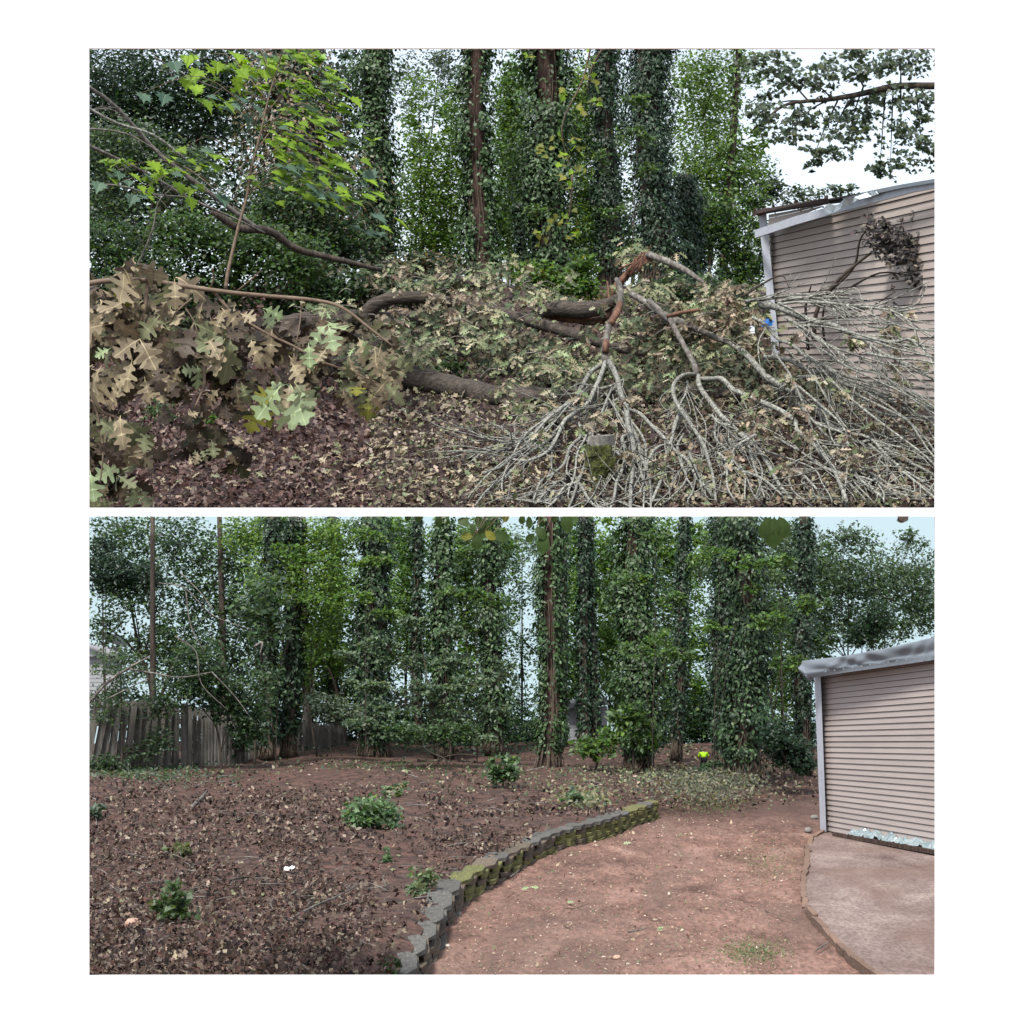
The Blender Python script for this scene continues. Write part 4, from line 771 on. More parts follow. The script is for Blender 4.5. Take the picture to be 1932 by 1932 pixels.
# hanging dry leaf bundles caught in the pale branches
db = []
for (u, v_, k) in [(1600, 930, 12), (1550, 960, 10), (1640, 1000, 8), (1060, 1320, 7), (1090, 1400, 6), (1180, 1440, 5), (750, 1400, 6)]: db.append((*z5(u, v_), k))
for (u, v_, k) in [(140, 1180, 10), (1000, 870, 9), (1340, 1130, 8), (1350, 1210, 6), (770, 740, 6), (1620, 240, 6), (1600, 340, 5), (1680, 780, 8), (1640, 700, 6), (1600, 1400, 6), (960, 390, 4), (1740, 250, 5), (1400, 1170, 5)]: db.append((*z6(u, v_), k))
db += [(rng.uniform(950, 1760), rng.uniform(740, 945), 6) for _ in range(34)] + [(rng.uniform(1480, 1760), rng.uniform(600, 740), 5) for _ in range(12)]
C_, A_, N_, S_, K_ = whorls([(a, b, np.interp(b, [560, 950], [85, 71.5]) - 1.2) for a, b, k in db for _ in range(2)], 7, 23, 0, 4, .85, TAN + OLIVE[:2])
part('dead_leaves', leaf_mesh('dead_leaves', C_, A_, N_, S_, K_, T_OAK), long_b, M['dry'], kind='stuff')
# end of the mossy wall peeping out under the branches
moss_m = noise_mat('mossy_stone', [(.015, .014, .012), (.04, .042, .02), (.075, .085, .022), (.12, .13, .035)], 6, .95, .8, 10, dist=.03)
stone_m = noise_mat('grey_block', [(.08, .075, .07), (.16, .15, .135), (.24, .23, .20)], 7, .95, .6, 10, rand=.18, dist=.02)
mw = thing('mossy_wall', 'mossy end of a stone wall peeping out under the pale branches', 'wall', None, GU(1135, 940))
def block_mesh(w, d, h, seed, chisel=.22):
    r = np.random.default_rng(seed); x = w / 2
    fr = [(-x, .0), (-x * .55, -d * chisel), (x * .55, -d * chisel), (x, .0), (x * .72, d), (-x * .72, d)]
    v = []
    for z in (0, h * .12, h * .9, h):
        for (a, b) in fr:
            e = .94 if z in (0, h) else 1
            v.append((a * e + r.normal() * w * .015, b * e + r.normal() * d * .02, z + r.normal() * h * .015))
    f = [tuple(range(6))[::-1], tuple(range(18, 24))]
    for k in range(3):
        for i in range(6): f.append((k * 6 + i, k * 6 + (i + 1) % 6, (k + 1) * 6 + (i + 1) % 6, (k + 1) * 6 + i))
    return pydata('block', v, f)
for r_ in range(7):
    p = P(1134 + rng.normal() * 5, 966 - r_ * 20.5, 73.4); w_ = rng.uniform(.62, .95)
    o = bpy.data.objects.new('block', block_mesh(w_, .7, .42, r_ * 3, .55)); COL.objects.link(o); o.data.materials.append(moss_m if r_ < 6 else stone_m); o.parent = mw
    o.matrix_parent_inverse = Matrix.Translation(-mw.location); o.location = [float(q) for q in p]; o.rotation_euler = (rng.normal() * .05, rng.normal() * .05, rng.normal() * .35)
C = np.stack([P(1134 + rng.normal() * 19, rng.uniform(838, 960), 73.0 - abs(rng.normal()) * .1) for _ in range(420)]); a_, n_ = orient(420, .5)
part('moss', leaf_mesh('moss', C, a_, n_, rng.uniform(.06, .16, 420), palette(420, [(.05, .06, .015), (.08, .09, .02), (.035, .04, .014)]), T_SIMPLE), mw, M['dry'], kind='stuff')
# shrubs and sprouts in the tangle
G_W = 'small green weeds on the upper slope'
for (a, b, r, n, lab, cols) in [(640, 620, 20, 0, '', 0), (850, 690, 34, 150, 'blue-green weed growing over the lower log', IVY), (400, 790, 22, 90, 'small light green weed in the dark leaf litter', MID), (300, 775, 40, 150, 'dark green weed under the near oak leaves', IVY), (585, 745, 30, 60, 'sprig of round leaves behind the pale green oak leaf', IVY), (1010, 830, 30, 40, 'faint green sprig beside the arching branches', MID)]:
    if not n: continue
    p = GU(a, b + r * .6); Yw = float(p[1]) - 1
    leafy_tree('weed', lab, 'weed', a, Yw, [(a, b, r, r * .6, 1)], n, 9, cols, True, T_OVAL, .6, limbs=False, group=G_W, part_name='leaves', trunk_pts=[(a, b + r * .6), (a, b + r * .2), (a + 2, b)])

# ------------------------------------------------------------------ UPPER SHED
def siding(name, m1, m2):
    return noise_mat(name, [m1, m2], 1.4, .55, .05, 5, (.6, .6, 3), rand=.05, spec=.35)
sid_u = siding('pinkish_siding', (.33, .28, .25), (.37, .32, .29)); gap_m = plain('gap_shade_backing', (.10, .08, .075), .9)  # dark backing colour paints the shade in the gaps between boards
trim_m = noise_mat('white_trim', [(.33, .35, .40), (.41, .43, .47)], 3, .6, .05, 6)
tarp_m = noise_mat('grey_tarp', [(.125, .145, .165), (.15, .17, .195)], 1.2, .6, .0, 4, distort=1.5, dist=.05, spec=.5)
foil_m = noise_mat('silver_sheet', [(.35, .42, .45), (.75, .82, .85)], 3, .3, .5, 6, distort=2, dist=.05, spec=.6)
roofw_m = noise_mat('dark_torn_roof', [(.02, .015, .014), (.06, .04, .035)], 4, .9, .5)
def shed(name, label, left, right, YL_, YR_, nrow, mat, depth, bury_l, bury_r, gap=.09):
    """left / right: (dx, dy_top, dy_bottom) of the siding face; boards are laid from top to bottom"""
    A1, A0 = P(left[0], left[1], YL_), P(left[0] + left[3], left[2], YL_); B1, B0 = P(right[0], right[1], YR_), P(right[0], right[2], YR_)
    n = np.cross(B0 - A0, (0, 0, 1.)); n = n / np.linalg.norm(n)
    if n[0] > 0: n = -n
    root = thing(name, label, 'shed', None, A0)
    back = -n * depth
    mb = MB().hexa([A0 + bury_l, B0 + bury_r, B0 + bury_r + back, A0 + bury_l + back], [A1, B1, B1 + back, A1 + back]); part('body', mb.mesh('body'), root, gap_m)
    t = .028 * YL_ / 40
    for k in range(nrow):
        f0, f1 = k / nrow, (k + 1 - gap) / nrow
        tl, tr = A1 + (A0 - A1) * f0, B1 + (B0 - B1) * f0; bl, br = A1 + (A0 - A1) * f1, B1 + (B0 - B1) * f1
        q0 = [bl + n * t * 1.25, br + n * t * 1.25, br + n * .004, bl + n * .004]; q1 = [tl + n * t * .55, tr + n * t * .55, tr + n * .004, tl + n * .004]
        part('siding_board', MB().hexa(q0, q1).mesh('siding_board'), root, mat)
    return root, A1, A0, B1, B0, n
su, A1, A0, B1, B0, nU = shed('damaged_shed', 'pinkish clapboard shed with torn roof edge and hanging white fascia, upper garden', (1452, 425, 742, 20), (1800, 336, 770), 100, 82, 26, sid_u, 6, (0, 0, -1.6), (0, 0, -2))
def strip(root, name, pts, w, t, n, mat, ys):     # flat trim following picture points; w in picture units downward
    v = MB()
    for i in range(len(pts) - 1):
        (a, b), (c, d) = pts[i], pts[i + 1]; w0, w1 = (w[i], w[i + 1]) if hasattr(w, '__len__') else (w, w)
        v.slab([P(a, b + w0, ys[i]), P(c, d + w1, ys[i + 1]), P(c, d, ys[i + 1]), P(a, b, ys[i])], n, t)
    return part(name, v.mesh(name), root, mat)
o = np.array(nU)
def on_wall(pts, YL_, YR_, xl, xr, off): return [1 / np.interp(p[0], [xl, xr], [1 / YL_, 1 / YR_]) - off for p in pts]
cp = [(1434, 405), (1450, 405)]
part('corner_post', MB().hexa([P(1460, 700, 99.4), P(1474, 700, 99.2), P(1474, 700, 99.8), P(1460, 700, 100)], [P(1431, 405, 99.4), P(1446, 403, 99.2), P(1446, 403, 99.8), P(1431, 405, 100)]).mesh('corner_post'), su, trim_m)
fp = [(1424, 434), (1500, 408), (1580, 386), (1660, 366), (1720, 351), (1800, 336)]
strip(su, 'fascia', [(a, b) for a, b in fp], [15, 16, 15, 13, 12, 12], .12, nU, trim_m, on_wall(fp, 98.9, 81, 1424, 1800, 0))
lp = [(1424, 437.5), (1500, 412), (1580, 390), (1660, 370), (1720, 355), (1800, 340)]
up = [(1442, 425), (1500, 404), (1560, 386)]
# upper boards left of the sagging fascia and the torn roof edge above
strip(su, 'siding_board', [(1450, 412), (1500, 401), (1548, 389)], [16, 9, 2], .06, nU, sid_u, on_wall([(1450, 0), (1500, 0), (1548, 0)], 99.7, 82, 1424, 1800, 0))
strip(su, 'siding_board', [(1450, 405), (1500, 396), (1555, 384)], [6, 4, 2], .06, nU, sid_u, on_wall([(1450, 0), (1500, 0), (1555, 0)], 99.8, 82, 1424, 1800, 0))
tr_ = MB().hexa([P(1419, 405, 99.5), P(1565, 381, 91), P(1565, 384, 99), P(1419, 408, 107)], [P(1421, 397, 99.5), P(1562, 373, 91), P(1562, 376, 99), P(1421, 400, 107)]); part('torn_roof_edge', tr_.mesh('torn_roof_edge'), su, roofw_m)
part('broken_batten', MB().tube([P(1432, 402, 99.2), P(1452, 396, 98.5), P(1458, 398, 98.3)], [.16, .12, .05], 5, 2, .2).mesh('broken_batten'), su, M['torn'], True)
for a, b in ((1502, 389), (1558, 378), (1424, 402)): part('roof_batten', MB().hexa([P(a - 3, b + 5, 95), P(a + 3, b + 5, 95), P(a + 3, b + 5, 96), P(a - 3, b + 5, 96)], [P(a - 3, b - 8, 95), P(a + 3, b - 8, 95), P(a + 3, b - 8, 96), P(a - 3, b - 8, 96)]).mesh('roof_batten'), su, M['bark_red'])
rp = [(1590, 374), (1640, 360), (1700, 348), (1800, 331)]
strip(su, 'roof_covering', rp, [9, 8, 7, 7], .1, nU, tarp_m, on_wall(rp, 98.6, 80.7, 1424, 1800, 0))
mbf = MB(); fo_pts = [(1552, 396), (1562, 384), (1580, 388), (1592, 376), (1612, 372), (1640, 362), (1652, 361)]; lo = [(1556, 404), (1572, 402), (1586, 394), (1604, 385), (1622, 376), (1646, 370), (1656, 366)]
for i in range(6):
    mbf.slab([P(*lo[i], 90 - i * .6 + (i % 2) * .25), P(*lo[i + 1], 89.4 - i * .6 + ((i + 1) % 2) * .25), P(*fo_pts[i + 1], 89.6 - i * .6 + ((i + 1) % 3) * .2), P(*fo_pts[i], 90 - i * .6 + (i % 3) * .2)], nU, .04)
part('torn_foil', mbf.mesh('torn_foil'), su, foil_m)
part('roof', MB().hexa([P(1428, 402, 100), P(1800, 336, 82.3), P(1800, 336, 90) + (4, 0, 0), P(1428, 402, 106)], [P(1428, 399, 100), P(1800, 332, 82.3), P(1800, 332, 90) + (4, 0, 0), P(1428, 399, 106)]).mesh('roof'), su, roofw_m)
# dead leafy bough leaning on the shed wall
bl = thing('dead_bough', 'dead bough with a mass of dark shrivelled leaves leaning on the pinkish shed wall', 'branch', None, P(1520, 640, 86))
for pts, r in [([(1535, 640), (1540, 590), (1560, 555), (1590, 520), (1640, 480), (1690, 450)], 3.4), ([(1560, 555), (1610, 505), (1622, 455), (1640, 425)], 2.2), ([(1525, 660), (1520, 580), (1530, 540)], 2.6), ([(1545, 575), (1600, 545), (1660, 515), (1720, 520)], 2), ([(1500, 600), (1580, 600), (1640, 580), (1690, 550)], 1.8), ([(1556, 650), (1552, 600), (1560, 560)], 2), ([(1400, 560), (1470, 520), (1490, 545)], 1.6)]:
    part('branch', MB().tube(poly(pts, 87, 85.5), [r * .03, r * .024, r * .012], 6, 4, .1).mesh('branch'), bl, M['bark'], True)
C_, A_, N_, S_, K_ = whorls(scatter(190, [(1690, 455, 60, 30, 3, 84.5, 86.5), (1725, 485, 50, 32, 2.4, 84.5, 86), (1660, 440, 40, 26, 1.6, 85, 86.5), (1740, 530, 30, 26, .8, 84.5, 86), (1640, 425, 16, 22, .4, 85, 86), (1690, 590, 40, 20, .25, 84, 85)]), 8, 12, 0, 4, .5, [(.05, .045, .045), (.085, .075, .07), (.03, .028, .03), (.13, .115, .10)], T_SIMPLE)
part('shrivelled_leaves', leaf_mesh('shrivelled_leaves', C_, A_, N_, S_, K_, T_OVAL), bl, M['dry'], kind='stuff')
# scraps beyond the corner of the shed
bt = thing('tarp', 'scrap of blue tarp at the foot of the white corner post', 'tarp', None, P(1440, 615, 97))
part('folds', MB().slab([P(1438, 617, 97), P(1458, 614, 97), P(1456, 600, 97), P(1436, 602, 97)], (0, -1, 0), .1).add(*[(lambda q: (q, [(0, 1, 2)]))([P(1440, 612, 96.8), P(1462, 608, 96.7), P(1450, 598, 96.8)])][0]).mesh('folds'), bt, plain('blue_tarp', (.03, .16, .5), .5))
wp = thing('white_panel', 'white panel lying beyond the corner of the damaged shed', 'panel', None, P(1400, 630, 103))
part('sheet', MB().slab([P(1388, 632, 103), P(1424, 629, 103), P(1424, 614, 103.5), P(1388, 618, 103.5)], (0, -1, 0), .1).mesh('sheet'), wp, trim_m)
# ------------------------------------------------------------------ LOWER GARDEN: block retaining wall
wallm = [noise_mat('grey_wall_block', [(.04, .039, .036), (.082, .079, .071), (.14, .134, .12)], 9, .95, .7, 10, rand=.15, dist=.015),
         noise_mat('brown_wall_block', [(.045, .036, .027), (.095, .075, .056), (.15, .12, .09)], 8, .95, .7, 10, rand=.15, dist=.015),
         noise_mat('mossy_wall_block', [(.09, .07, .045), (.105, .095, .045), (.135, .14, .045), (.17, .18, .05)], 9, .95, .8, 10, rand=.15, dist=.02),
         noise_mat('bright_moss_block', [(.06, .052, .036), (.105, .105, .04), (.16, .175, .05)], 6, .95, .8, 10, rand=.1, dist=.02)]
rw = thing('retaining_wall', 'curved low retaining wall of chiselled blocks, mossy towards its far end', 'wall', None, WALL[3])
seg = np.diff(WALL, axis=0)[:, :2]; sl = np.hypot(seg[:, 0], seg[:, 1]); cum = np.concatenate([[0], np.cumsum(sl)])
def along(d): return np.array([np.interp(d, cum, WALL[:, i]) for i in range(3)])
NC = 4; bh = .083; cache = {}
ww = np.array([along(q) for q in np.linspace(0, cum[-1], 900)]); pic = np.stack([ww[:, 0] / ww[:, 1], ww[:, 2] / ww[:, 1]], 1) * F
pl_ = np.concatenate([[0], np.cumsum(np.hypot(*np.diff(pic, axis=0).T))])        # blocks look shorter the farther the wall runs
def at_len(q): return np.array([np.interp(q, pl_, ww[:, i]) for i in range(3)])
for c in range(NC + 1):
    d = 6 + (c % 2) * 13
    while d < pl_[-1] - 6:
        frac = d / pl_[-1]; w_ = np.interp(frac, [0, .25, .5, 1], [44, 31, 24, 15]) * (1 + .07 * rng.normal())
        p, q = at_len(d), at_len(min(d + w_, pl_[-1])); mid = (p + q) / 2; tan = q - p; ang = math.atan2(tan[1], tan[0]); L = math.hypot(tan[0], tan[1])
        key = int(rng.integers(0, 6)); top = c == NC
        if frac < .3: mi = 0 if (top or rng.random() < .5) else 1
        elif frac < .52: mi = (3 if (top and rng.random() < .8) else (2 if rng.random() < .5 else 1)) if not (top and rng.random() < .25) else 0
        elif frac < .75: mi = 2 if rng.random() < .4 else 1
        else: mi = 3 if rng.random() < .65 else 2
        if top and frac > .58: mi = 0 if rng.random() < .7 else 2
        k2 = (key, mi)
        if k2 not in cache:
            me = block_mesh(1, 1, 1, 40 + key, .42); me.materials.append(wallm[mi]); cache[k2] = me
        b = bpy.data.objects.new('block', cache[k2]); COL.objects.link(b); b.parent = rw; b.matrix_parent_inverse = Matrix.Translation(-rw.location)
        nrm = np.array((-math.sin(ang), math.cos(ang)))          # towards the bank
        off = .014 * c + rng.normal() * .008
        b.location = (mid[0] + nrm[0] * off, mid[1] + nrm[1] * off, float(zL(mid[1])) - .02 + (c - .35) * bh)
        b.rotation_euler = (rng.normal() * .02, rng.normal() * .012, ang + (.075 if frac < .6 else .03) + rng.normal() * .025)
        b.scale = (L * .86, .17 if not top else .24 + rng.normal() * .012, bh * (.9 if not top else .85 + rng.normal() * .12))
        d += w_
# ------------------------------------------------------------------ concrete patio with brick edging
patio_m = dirt_material('stained_concrete', ((.10, .07, .063), (.155, .112, .10), (.205, .155, .138), (.31, .26, .222)), (.125, .08, .062), .8, .45, False, .12, 22)
E_ = [l6(*p) for p in [(1175, 585), (1110, 618), (1052, 662), (1040, 740), (1033, 820), (1018, 900), (1008, 980), (1018, 1080), (1066, 1160), (1148, 1260), (1250, 1370), (1390, 1500), (1500, 1570), (1640, 1660)]]
EP = np.array([GL(*p) for p in E_])
dense = []
for i in range(len(EP) - 1):
    for k in range(8):
        t = k / 8; a, b, c, d = EP[max(0, i - 1)], EP[i], EP[i + 1], EP[min(len(EP) - 1, i + 2)]
        dense.append(.5 * ((2 * b) + (c - a) * t + (2 * a - 5 * b + 4 * c - d) * t * t + (3 * b - a - 3 * c + d) * t ** 3))
dense = np.array(dense + [EP[-1]])
back = GL(1548, 1570); far = GL(1850, 1622)
v = [(p[0] + .06, p[1], p[2] + .05) for p in dense]; n0 = len(v)
v += [(x[0] + 9, x[1], x[2] + .05) for x in dense]
f = [(i, i + n0, i + 1 + n0, i + 1) for i in range(n0 - 1)]
patio = link('patio', pydata('patio', v, f), None, patio_m); tag(patio, kind='structure')
brick_m = noise_mat('edging_brick', [(.07, .042, .033), (.15, .095, .07), (.22, .15, .115)], 10, .95, .5, 8, rand=.2, dist=.01)
be = thing('brick_edging', 'curved row of low red bricks edging the stained concrete patio', 'edging', None, EP[6])
cs = np.concatenate([[0], np.cumsum(np.hypot(*np.diff(dense[:, :2], axis=0).T))])
bm = [block_mesh(1, 1, 1, 70 + k, .06) for k in range(5)]
for m_ in bm: m_.materials.append(brick_m)
d = 0.15
while d < cs[-1] - .3:
    L = 12.5 / (F * 4.06 / np.interp(d, cs, dense[:, 1]) ** 2) * (1 + .1 * rng.normal()); p = np.array([np.interp(d, cs, dense[:, i]) for i in range(3)]); q = np.array([np.interp(d + L, cs, dense[:, i]) for i in range(3)])
    ang = math.atan2(q[1] - p[1], q[0] - p[0]); mid = (p + q) / 2
    b = bpy.data.objects.new('brick', bm[int(rng.integers(0, 5))]); COL.objects.link(b); b.parent = be; b.matrix_parent_inverse = Matrix.Translation(-be.location)
    b.location = (mid[0], mid[1], mid[2] - .03); b.rotation_euler = (0, rng.normal() * .03, ang + rng.normal() * .04); b.scale = (L * .93, .085, .115 + rng.normal() * .012)
    d += L
# ------------------------------------------------------------------ lower shed
sid_l = siding('beige_siding', (.29, .25, .235), (.34, .295, .275))
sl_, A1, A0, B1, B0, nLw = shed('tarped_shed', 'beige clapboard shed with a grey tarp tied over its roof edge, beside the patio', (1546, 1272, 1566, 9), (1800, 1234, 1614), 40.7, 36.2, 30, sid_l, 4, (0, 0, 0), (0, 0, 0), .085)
part('corner_post', MB().hexa([P(1548, 1570, 40.6), P(1559, 1570, 40.3), P(1559, 1570, 40.6), P(1548, 1570, 40.9)], [P(1536, 1268, 40.6), P(1548, 1266, 40.3), P(1548, 1266, 40.6), P(1536, 1268, 40.9)]).mesh('corner_post'), sl_, trim_m)
# the tarp: a rumpled sheet over the roof edge
nu, nv = 110, 16; v = []; f = []
for i in range(nu):
    t = i / (nu - 1); dx = 1517 + t * 290; Yt = 1 / ((1 - t) / 40.5 + t / 35.9)
    bot_x = 3; top = np.interp(dx, [1517, 1580, 1700, 1764, 1810], [1247, 1241, 1219, 1203, 1194]); bot = np.interp(dx, [1517, 1530, 1548, 1600, 1650, 1700, 1764, 1810], [1264, 1279, 1277, 1269, 1262, 1255, 1246, 1238])
    for j in range(nv):
        s_ = j / (nv - 1); bulge = .035 * math.sin(s_ * math.pi * .8) + .03 * math.sin(dx * .031 + s_ * 4.2 + 2 * math.sin(dx * .017)) + .014 * math.sin(dx * .073 - s_ * 8 + 3 * math.sin(dx * .023)) * (s_ < .7) + .014 * math.sin(dx * .12 + 4 * math.sin(dx * .043) + s_ * 7) * (s_ < .62) + .012 * (s_ > .66)
        q = P(dx, top + (bot - top) * s_, Yt) + nLw * (.06 + bulge); v.append(q)
    
base_n = len(v)
for i in range(nu):                                    # and back over the roof
    v.append(np.array(v[i * nv]) - nLw * 3 + (0, 0, .25))
for i in range(nu - 1):
    for j in range(nv - 1): f.append((i * nv + j, (i + 1) * nv + j, (i + 1) * nv + j + 1, i * nv + j + 1))
    f.append((base_n + i, base_n + i + 1, (i + 1) * nv, i * nv))
tp = thing('roof_tarp', 'rumpled grey tarp wrapped over the roof edge of the beige shed', 'tarp', None, P(1520, 1270, 40.5)); part('sheet', pydata('sheet', v, f), tp, tarp_m, True)
mb = MB().slab([P(1519, 1276, 40.2), P(1531, 1286, 40.2), P(1540, 1268, 40.1), P(1524, 1258, 40.2)], (-.3, -1, 0), .02).slab([P(1524, 1283, 40.15), P(1530, 1274, 40.1), P(1556, 1262, 39.9), P(1540, 1258, 40)], (-.2, -1, .1), .02); part('tarp_corner', mb.mesh('tarp_corner'), tp, tarp_m)
for k in range(13):
    t = (k + .5) / 13; dx = 1560 + t * 220; b_ = np.interp(dx, [1548, 1600, 1650, 1700, 1764, 1810], [1273, 1265, 1257, 1250, 1240, 1232]); Yt = 1 / np.interp(dx, [1517, 1807], [1 / 40.5, 1 / 35.9]); c = P(dx, b_ - 3, Yt) + nLw * .125
    part('eyelet', MB().box(c - (.014, .01, .010), c + (.014, .01, .010)).mesh('eyelet'), tp, plain('eyelet', (.2, .22, .25), .4) if k == 0 else bpy.data.materials['eyelet'])
# plank and plastic at the foot of the shed wall
pk = thing('plank', 'dark reddish plank lying along the foot of the beige shed wall', 'plank', None, GL(*l6(1400, 648)))
wl_ = lambda t: A0 + (B0 - A0) * t
a, b = wl_(.20) + nLw * .34, wl_(1.0) + nLw * .34
a[2] = float(zL(a[1])) + .05; b[2] = float(zL(b[1])) + .08
part('board', MB().slab([a, b, b + (0, 0, .075), a + (0, 0, .075)], nLw, .07).mesh('board'), pk, M['bark_red'])
ps = thing('plastic_sheet', 'crumpled clear plastic sheeting lying behind the plank by the shed', 'plastic sheet', None, GL(*l6(1480, 660)))
v = []; f = []
for i in range(60):
    t = .30 + i / 59 * .7
    for j in range(6):
        q = wl_(t) + nLw * (.30 - .05 * j); q[2] = float(zL(q[1])) + .09
        v.append(q + (rng.normal() * .01, 0, .03 + .03 * math.sin(i * .7 + j) + .035 * abs(math.sin(i * .23 + j * .5)) + rng.normal() * .016 + .018 * j))
for i in range(59):
    for j in range(5): f.append((i * 6 + j, (i + 1) * 6 + j, (i + 1) * 6 + j + 1, i * 6 + j + 1))
part('folds', pydata('folds', v, f), ps, noise_mat('clear_plastic', [(.08, .12, .13), (.20, .25, .26), (.32, .35, .35)], 6, .18, .4, 6, distort=1.5, spec=.6))
# ------------------------------------------------------------------ wooden fence, board by board
fence_m = noise_mat('weathered_board', [(.05, .047, .042), (.10, .094, .083), (.165, .155, .14)], 7, .95, .6, 8, (3, 3, .25), rand=.28, dist=.02)
fn = thing('board_fence', 'weathered upright board fence at the left, its near boards leaning apart', 'fence', None, P(170, 1450, 54))
def fence_run(pts, h_top, n, w, lean=0, gapf=.12):
    for i in range(n):
        t = (i + .5) / n; dx = np.interp(t, [0, 1], [pts[0][0], pts[1][0]]); Yq = 1 / np.interp(t, [0, 1], [1 / pts[0][1], 1 / pts[1][1]])
        top = np.interp(t, [0, 1], h_top); z0 = float(zL(Yq)) + .12; x = (dx - 966) / F * Yq; zt = (966 - top + rng.normal() * 1.5) / F * Yq
        hw = w * (1 - gapf) / 2 * Yq / F; ln = lean * (1 - t) * 1.3 + rng.normal() * .012; y = Yq + rng.normal() * .02; hh = zt - z0
        q = lambda xx, zz, yy: (x + xx + ln * (zz - z0), yy, zz)
        prof = [(-hw, z0), (hw, z0), (hw, zt - .07), (hw * .5, zt), (-hw * .5, zt), (-hw, zt - .07)]
        mb = MB(); fr = [q(a, b, y) for a, b in prof]; bk = [q(a, b, y + .03) for a, b in prof]
        mb.add(fr + bk, [tuple(range(6)), tuple(range(11, 5, -1))] + [(k, k + 6, (k + 1) % 6 + 6, (k + 1) % 6) for k in range(6)])
        part('board', mb.mesh('board'), fn, fence_m)
fence_run(((150, 53.6), (338, 55)), (1318, 1326), 12, 15.6, .16)
fence_run(((354, 55.2), (372, 55.6)), (1330, 1334), 2, 9)
fence_run(((372, 55.6), (500, 61)), (1332, 1366), 20, 6.4, 0, .03)
fence_run(((560, 62), (652, 64.5)), (1362, 1368), 17, 5.4, 0, .06)
part('post', MB().box((np.array(P(341, 1330, 54.6)) * (1, 1, 0) + (0, 0, float(zL(54.6)))), P(354, 1328, 54.8) + (0, .14, 0)).mesh('post'), fn, fence_m)
for (x0, Y0, x1, Y1, zf) in ((150, 53.8, 345, 55.3, .45), (150, 53.8, 345, 55.3, 1.5), (372, 55.8, 500, 61.2, 1.4), (372, 55.8, 500, 61.2, .5)):
    A, B = P(x0, 1400, Y0), P(x1, 1400, Y1); A[2] = zL(Y0) + zf; B[2] = zL(Y1) + zf
    part('rail', MB().hexa([A, B, B + (0, .05, 0), A + (0, .05, 0)], [A + (0, 0, .09), B + (0, 0, .09), B + (0, .05, .09), A + (0, .05, .09)]).mesh('rail'), fn, fence_m)
# ------------------------------------------------------------------ far houses
hs = noise_mat('pale_grey_siding', [(.30, .315, .33), (.36, .37, .39)], 2, .7, .05); hroof = plain('dark_shingle', (.06, .065, .075), .8)
def house(name, label, x0, x1, yt, yb, Yh, nrow, roofpts):
    root = thing(name, label, 'house', None, P((x0 + x1) / 2, yb, Yh)); A1, A0, B1, B0 = P(x0, yt, Yh), P(x0, yb, Yh), P(x1, yt, Yh), P(x1, yb, Yh)
    part('wall', MB().hexa([A0, B0, B0 + (0, .4, 0), A0 + (0, .4, 0)], [A1, B1, B1 + (0, .4, 0), A1 + (0, .4, 0)]).mesh('wall'), root, hs)
    for k in range(nrow):
        f0, f1 = k / nrow, (k + .86) / nrow; t0, t1 = A1 + (A0 - A1) * f0, A1 + (A0 - A1) * f1; u0, u1 = B1 + (B0 - B1) * f0, B1 + (B0 - B1) * f1
        part('siding_board', MB().slab([t1, u1, u0, t0], (0, -1, 0), -.03).mesh('siding_board'), root, hs)
    r = [P(a, b, Yh - .4) for a, b in roofpts]; rb = [p + (0, .6, .06) for p in r]; k = len(r)
    part('roof', pydata('roof', r + rb, [tuple(range(k)), tuple(range(2 * k - 1, k - 1, -1))] + [(i, i + k, (i + 1) % k + k, (i + 1) % k) for i in range(k)]), root, hroof)
    return root
h1 = house('neighbour_house', 'pale grey sided house with a dark roof beyond the board fence at the left', 150, 226, 1222, 1340, 66.5, 16, [(190, 1203), (212, 1201), (240, 1217), (236, 1222), (205, 1212)])
part('gable', MB().slab([P(140, 1238, 66.3), P(228, 1238, 66.3), P(224, 1232, 66.3), P(160, 1209, 66.3)], (0, -1, 0), .1).mesh('gable'), h1, hs)
part('barge_board', MB().slab([P(150, 1212, 66.1), P(224, 1237, 66.1), P(224, 1231, 66.1), P(150, 1206, 66.1)], (0, -1, 0), .08).mesh('barge_board'), h1, trim_m)
house('neighbour_house', 'small grey sided house half hidden behind the twin dark trunks', 1072, 1146, 1334, 1402, 65.6, 12, [(1066, 1337), (1150, 1330), (1142, 1322), (1074, 1328)])
# ------------------------------------------------------------------ LOWER GARDEN: trees
G_L = 'ivy-covered trees at the back of the lower garden'
def ivl(dxb, dxt, hw, dyb, label, n, cols=IVY, **k):
    k.setdefault('group', G_L); ivy_tree(dxb, dxt, hw, YLd(dyb), label, False, 974, n, cols, **k)
ivl(503, 512, 20, 1430, 'left one of the pair of ivy-clad trunks at the end of the fence', 1900, IVY2 + IVY[:1])
ivl(545, 556, 20, 1427, 'right one of the pair of ivy-clad trunks at the end of the fence', 2400, IVY2 + IVY[:1])
ivl(631, 628, 13, 1408, 'slim dark ivy-clad trunk right of the fence pair', 1100, IVY2)
ivl(706, 703, 37, 1428, 'broad dark ivy-clad trunk with brown roots, left of the big grey-green shrub', 5200, IVY2 + IVY)
ivl(787, 786, 13, 1408, 'slim trunk behind the big grey-green shrub', 1000, IVY2)
ivl(836, 835, 26, 1425, 'ivy-clad trunk rising out of the big grey-green shrub', 2800, IVY)
ivl(930, 924, 25, 1420, 'ivy-clad trunk just left of the brightest sky gap', 3000, IVY)
ivl(1036, 1040, 28, 1452, 'ivy-clad trunk with a bare reddish strip, right of the brightest sky gap', 3600, IVY, bare=[(.0, 1, -.35, .22)], bark='bark_red', trunk=.6)
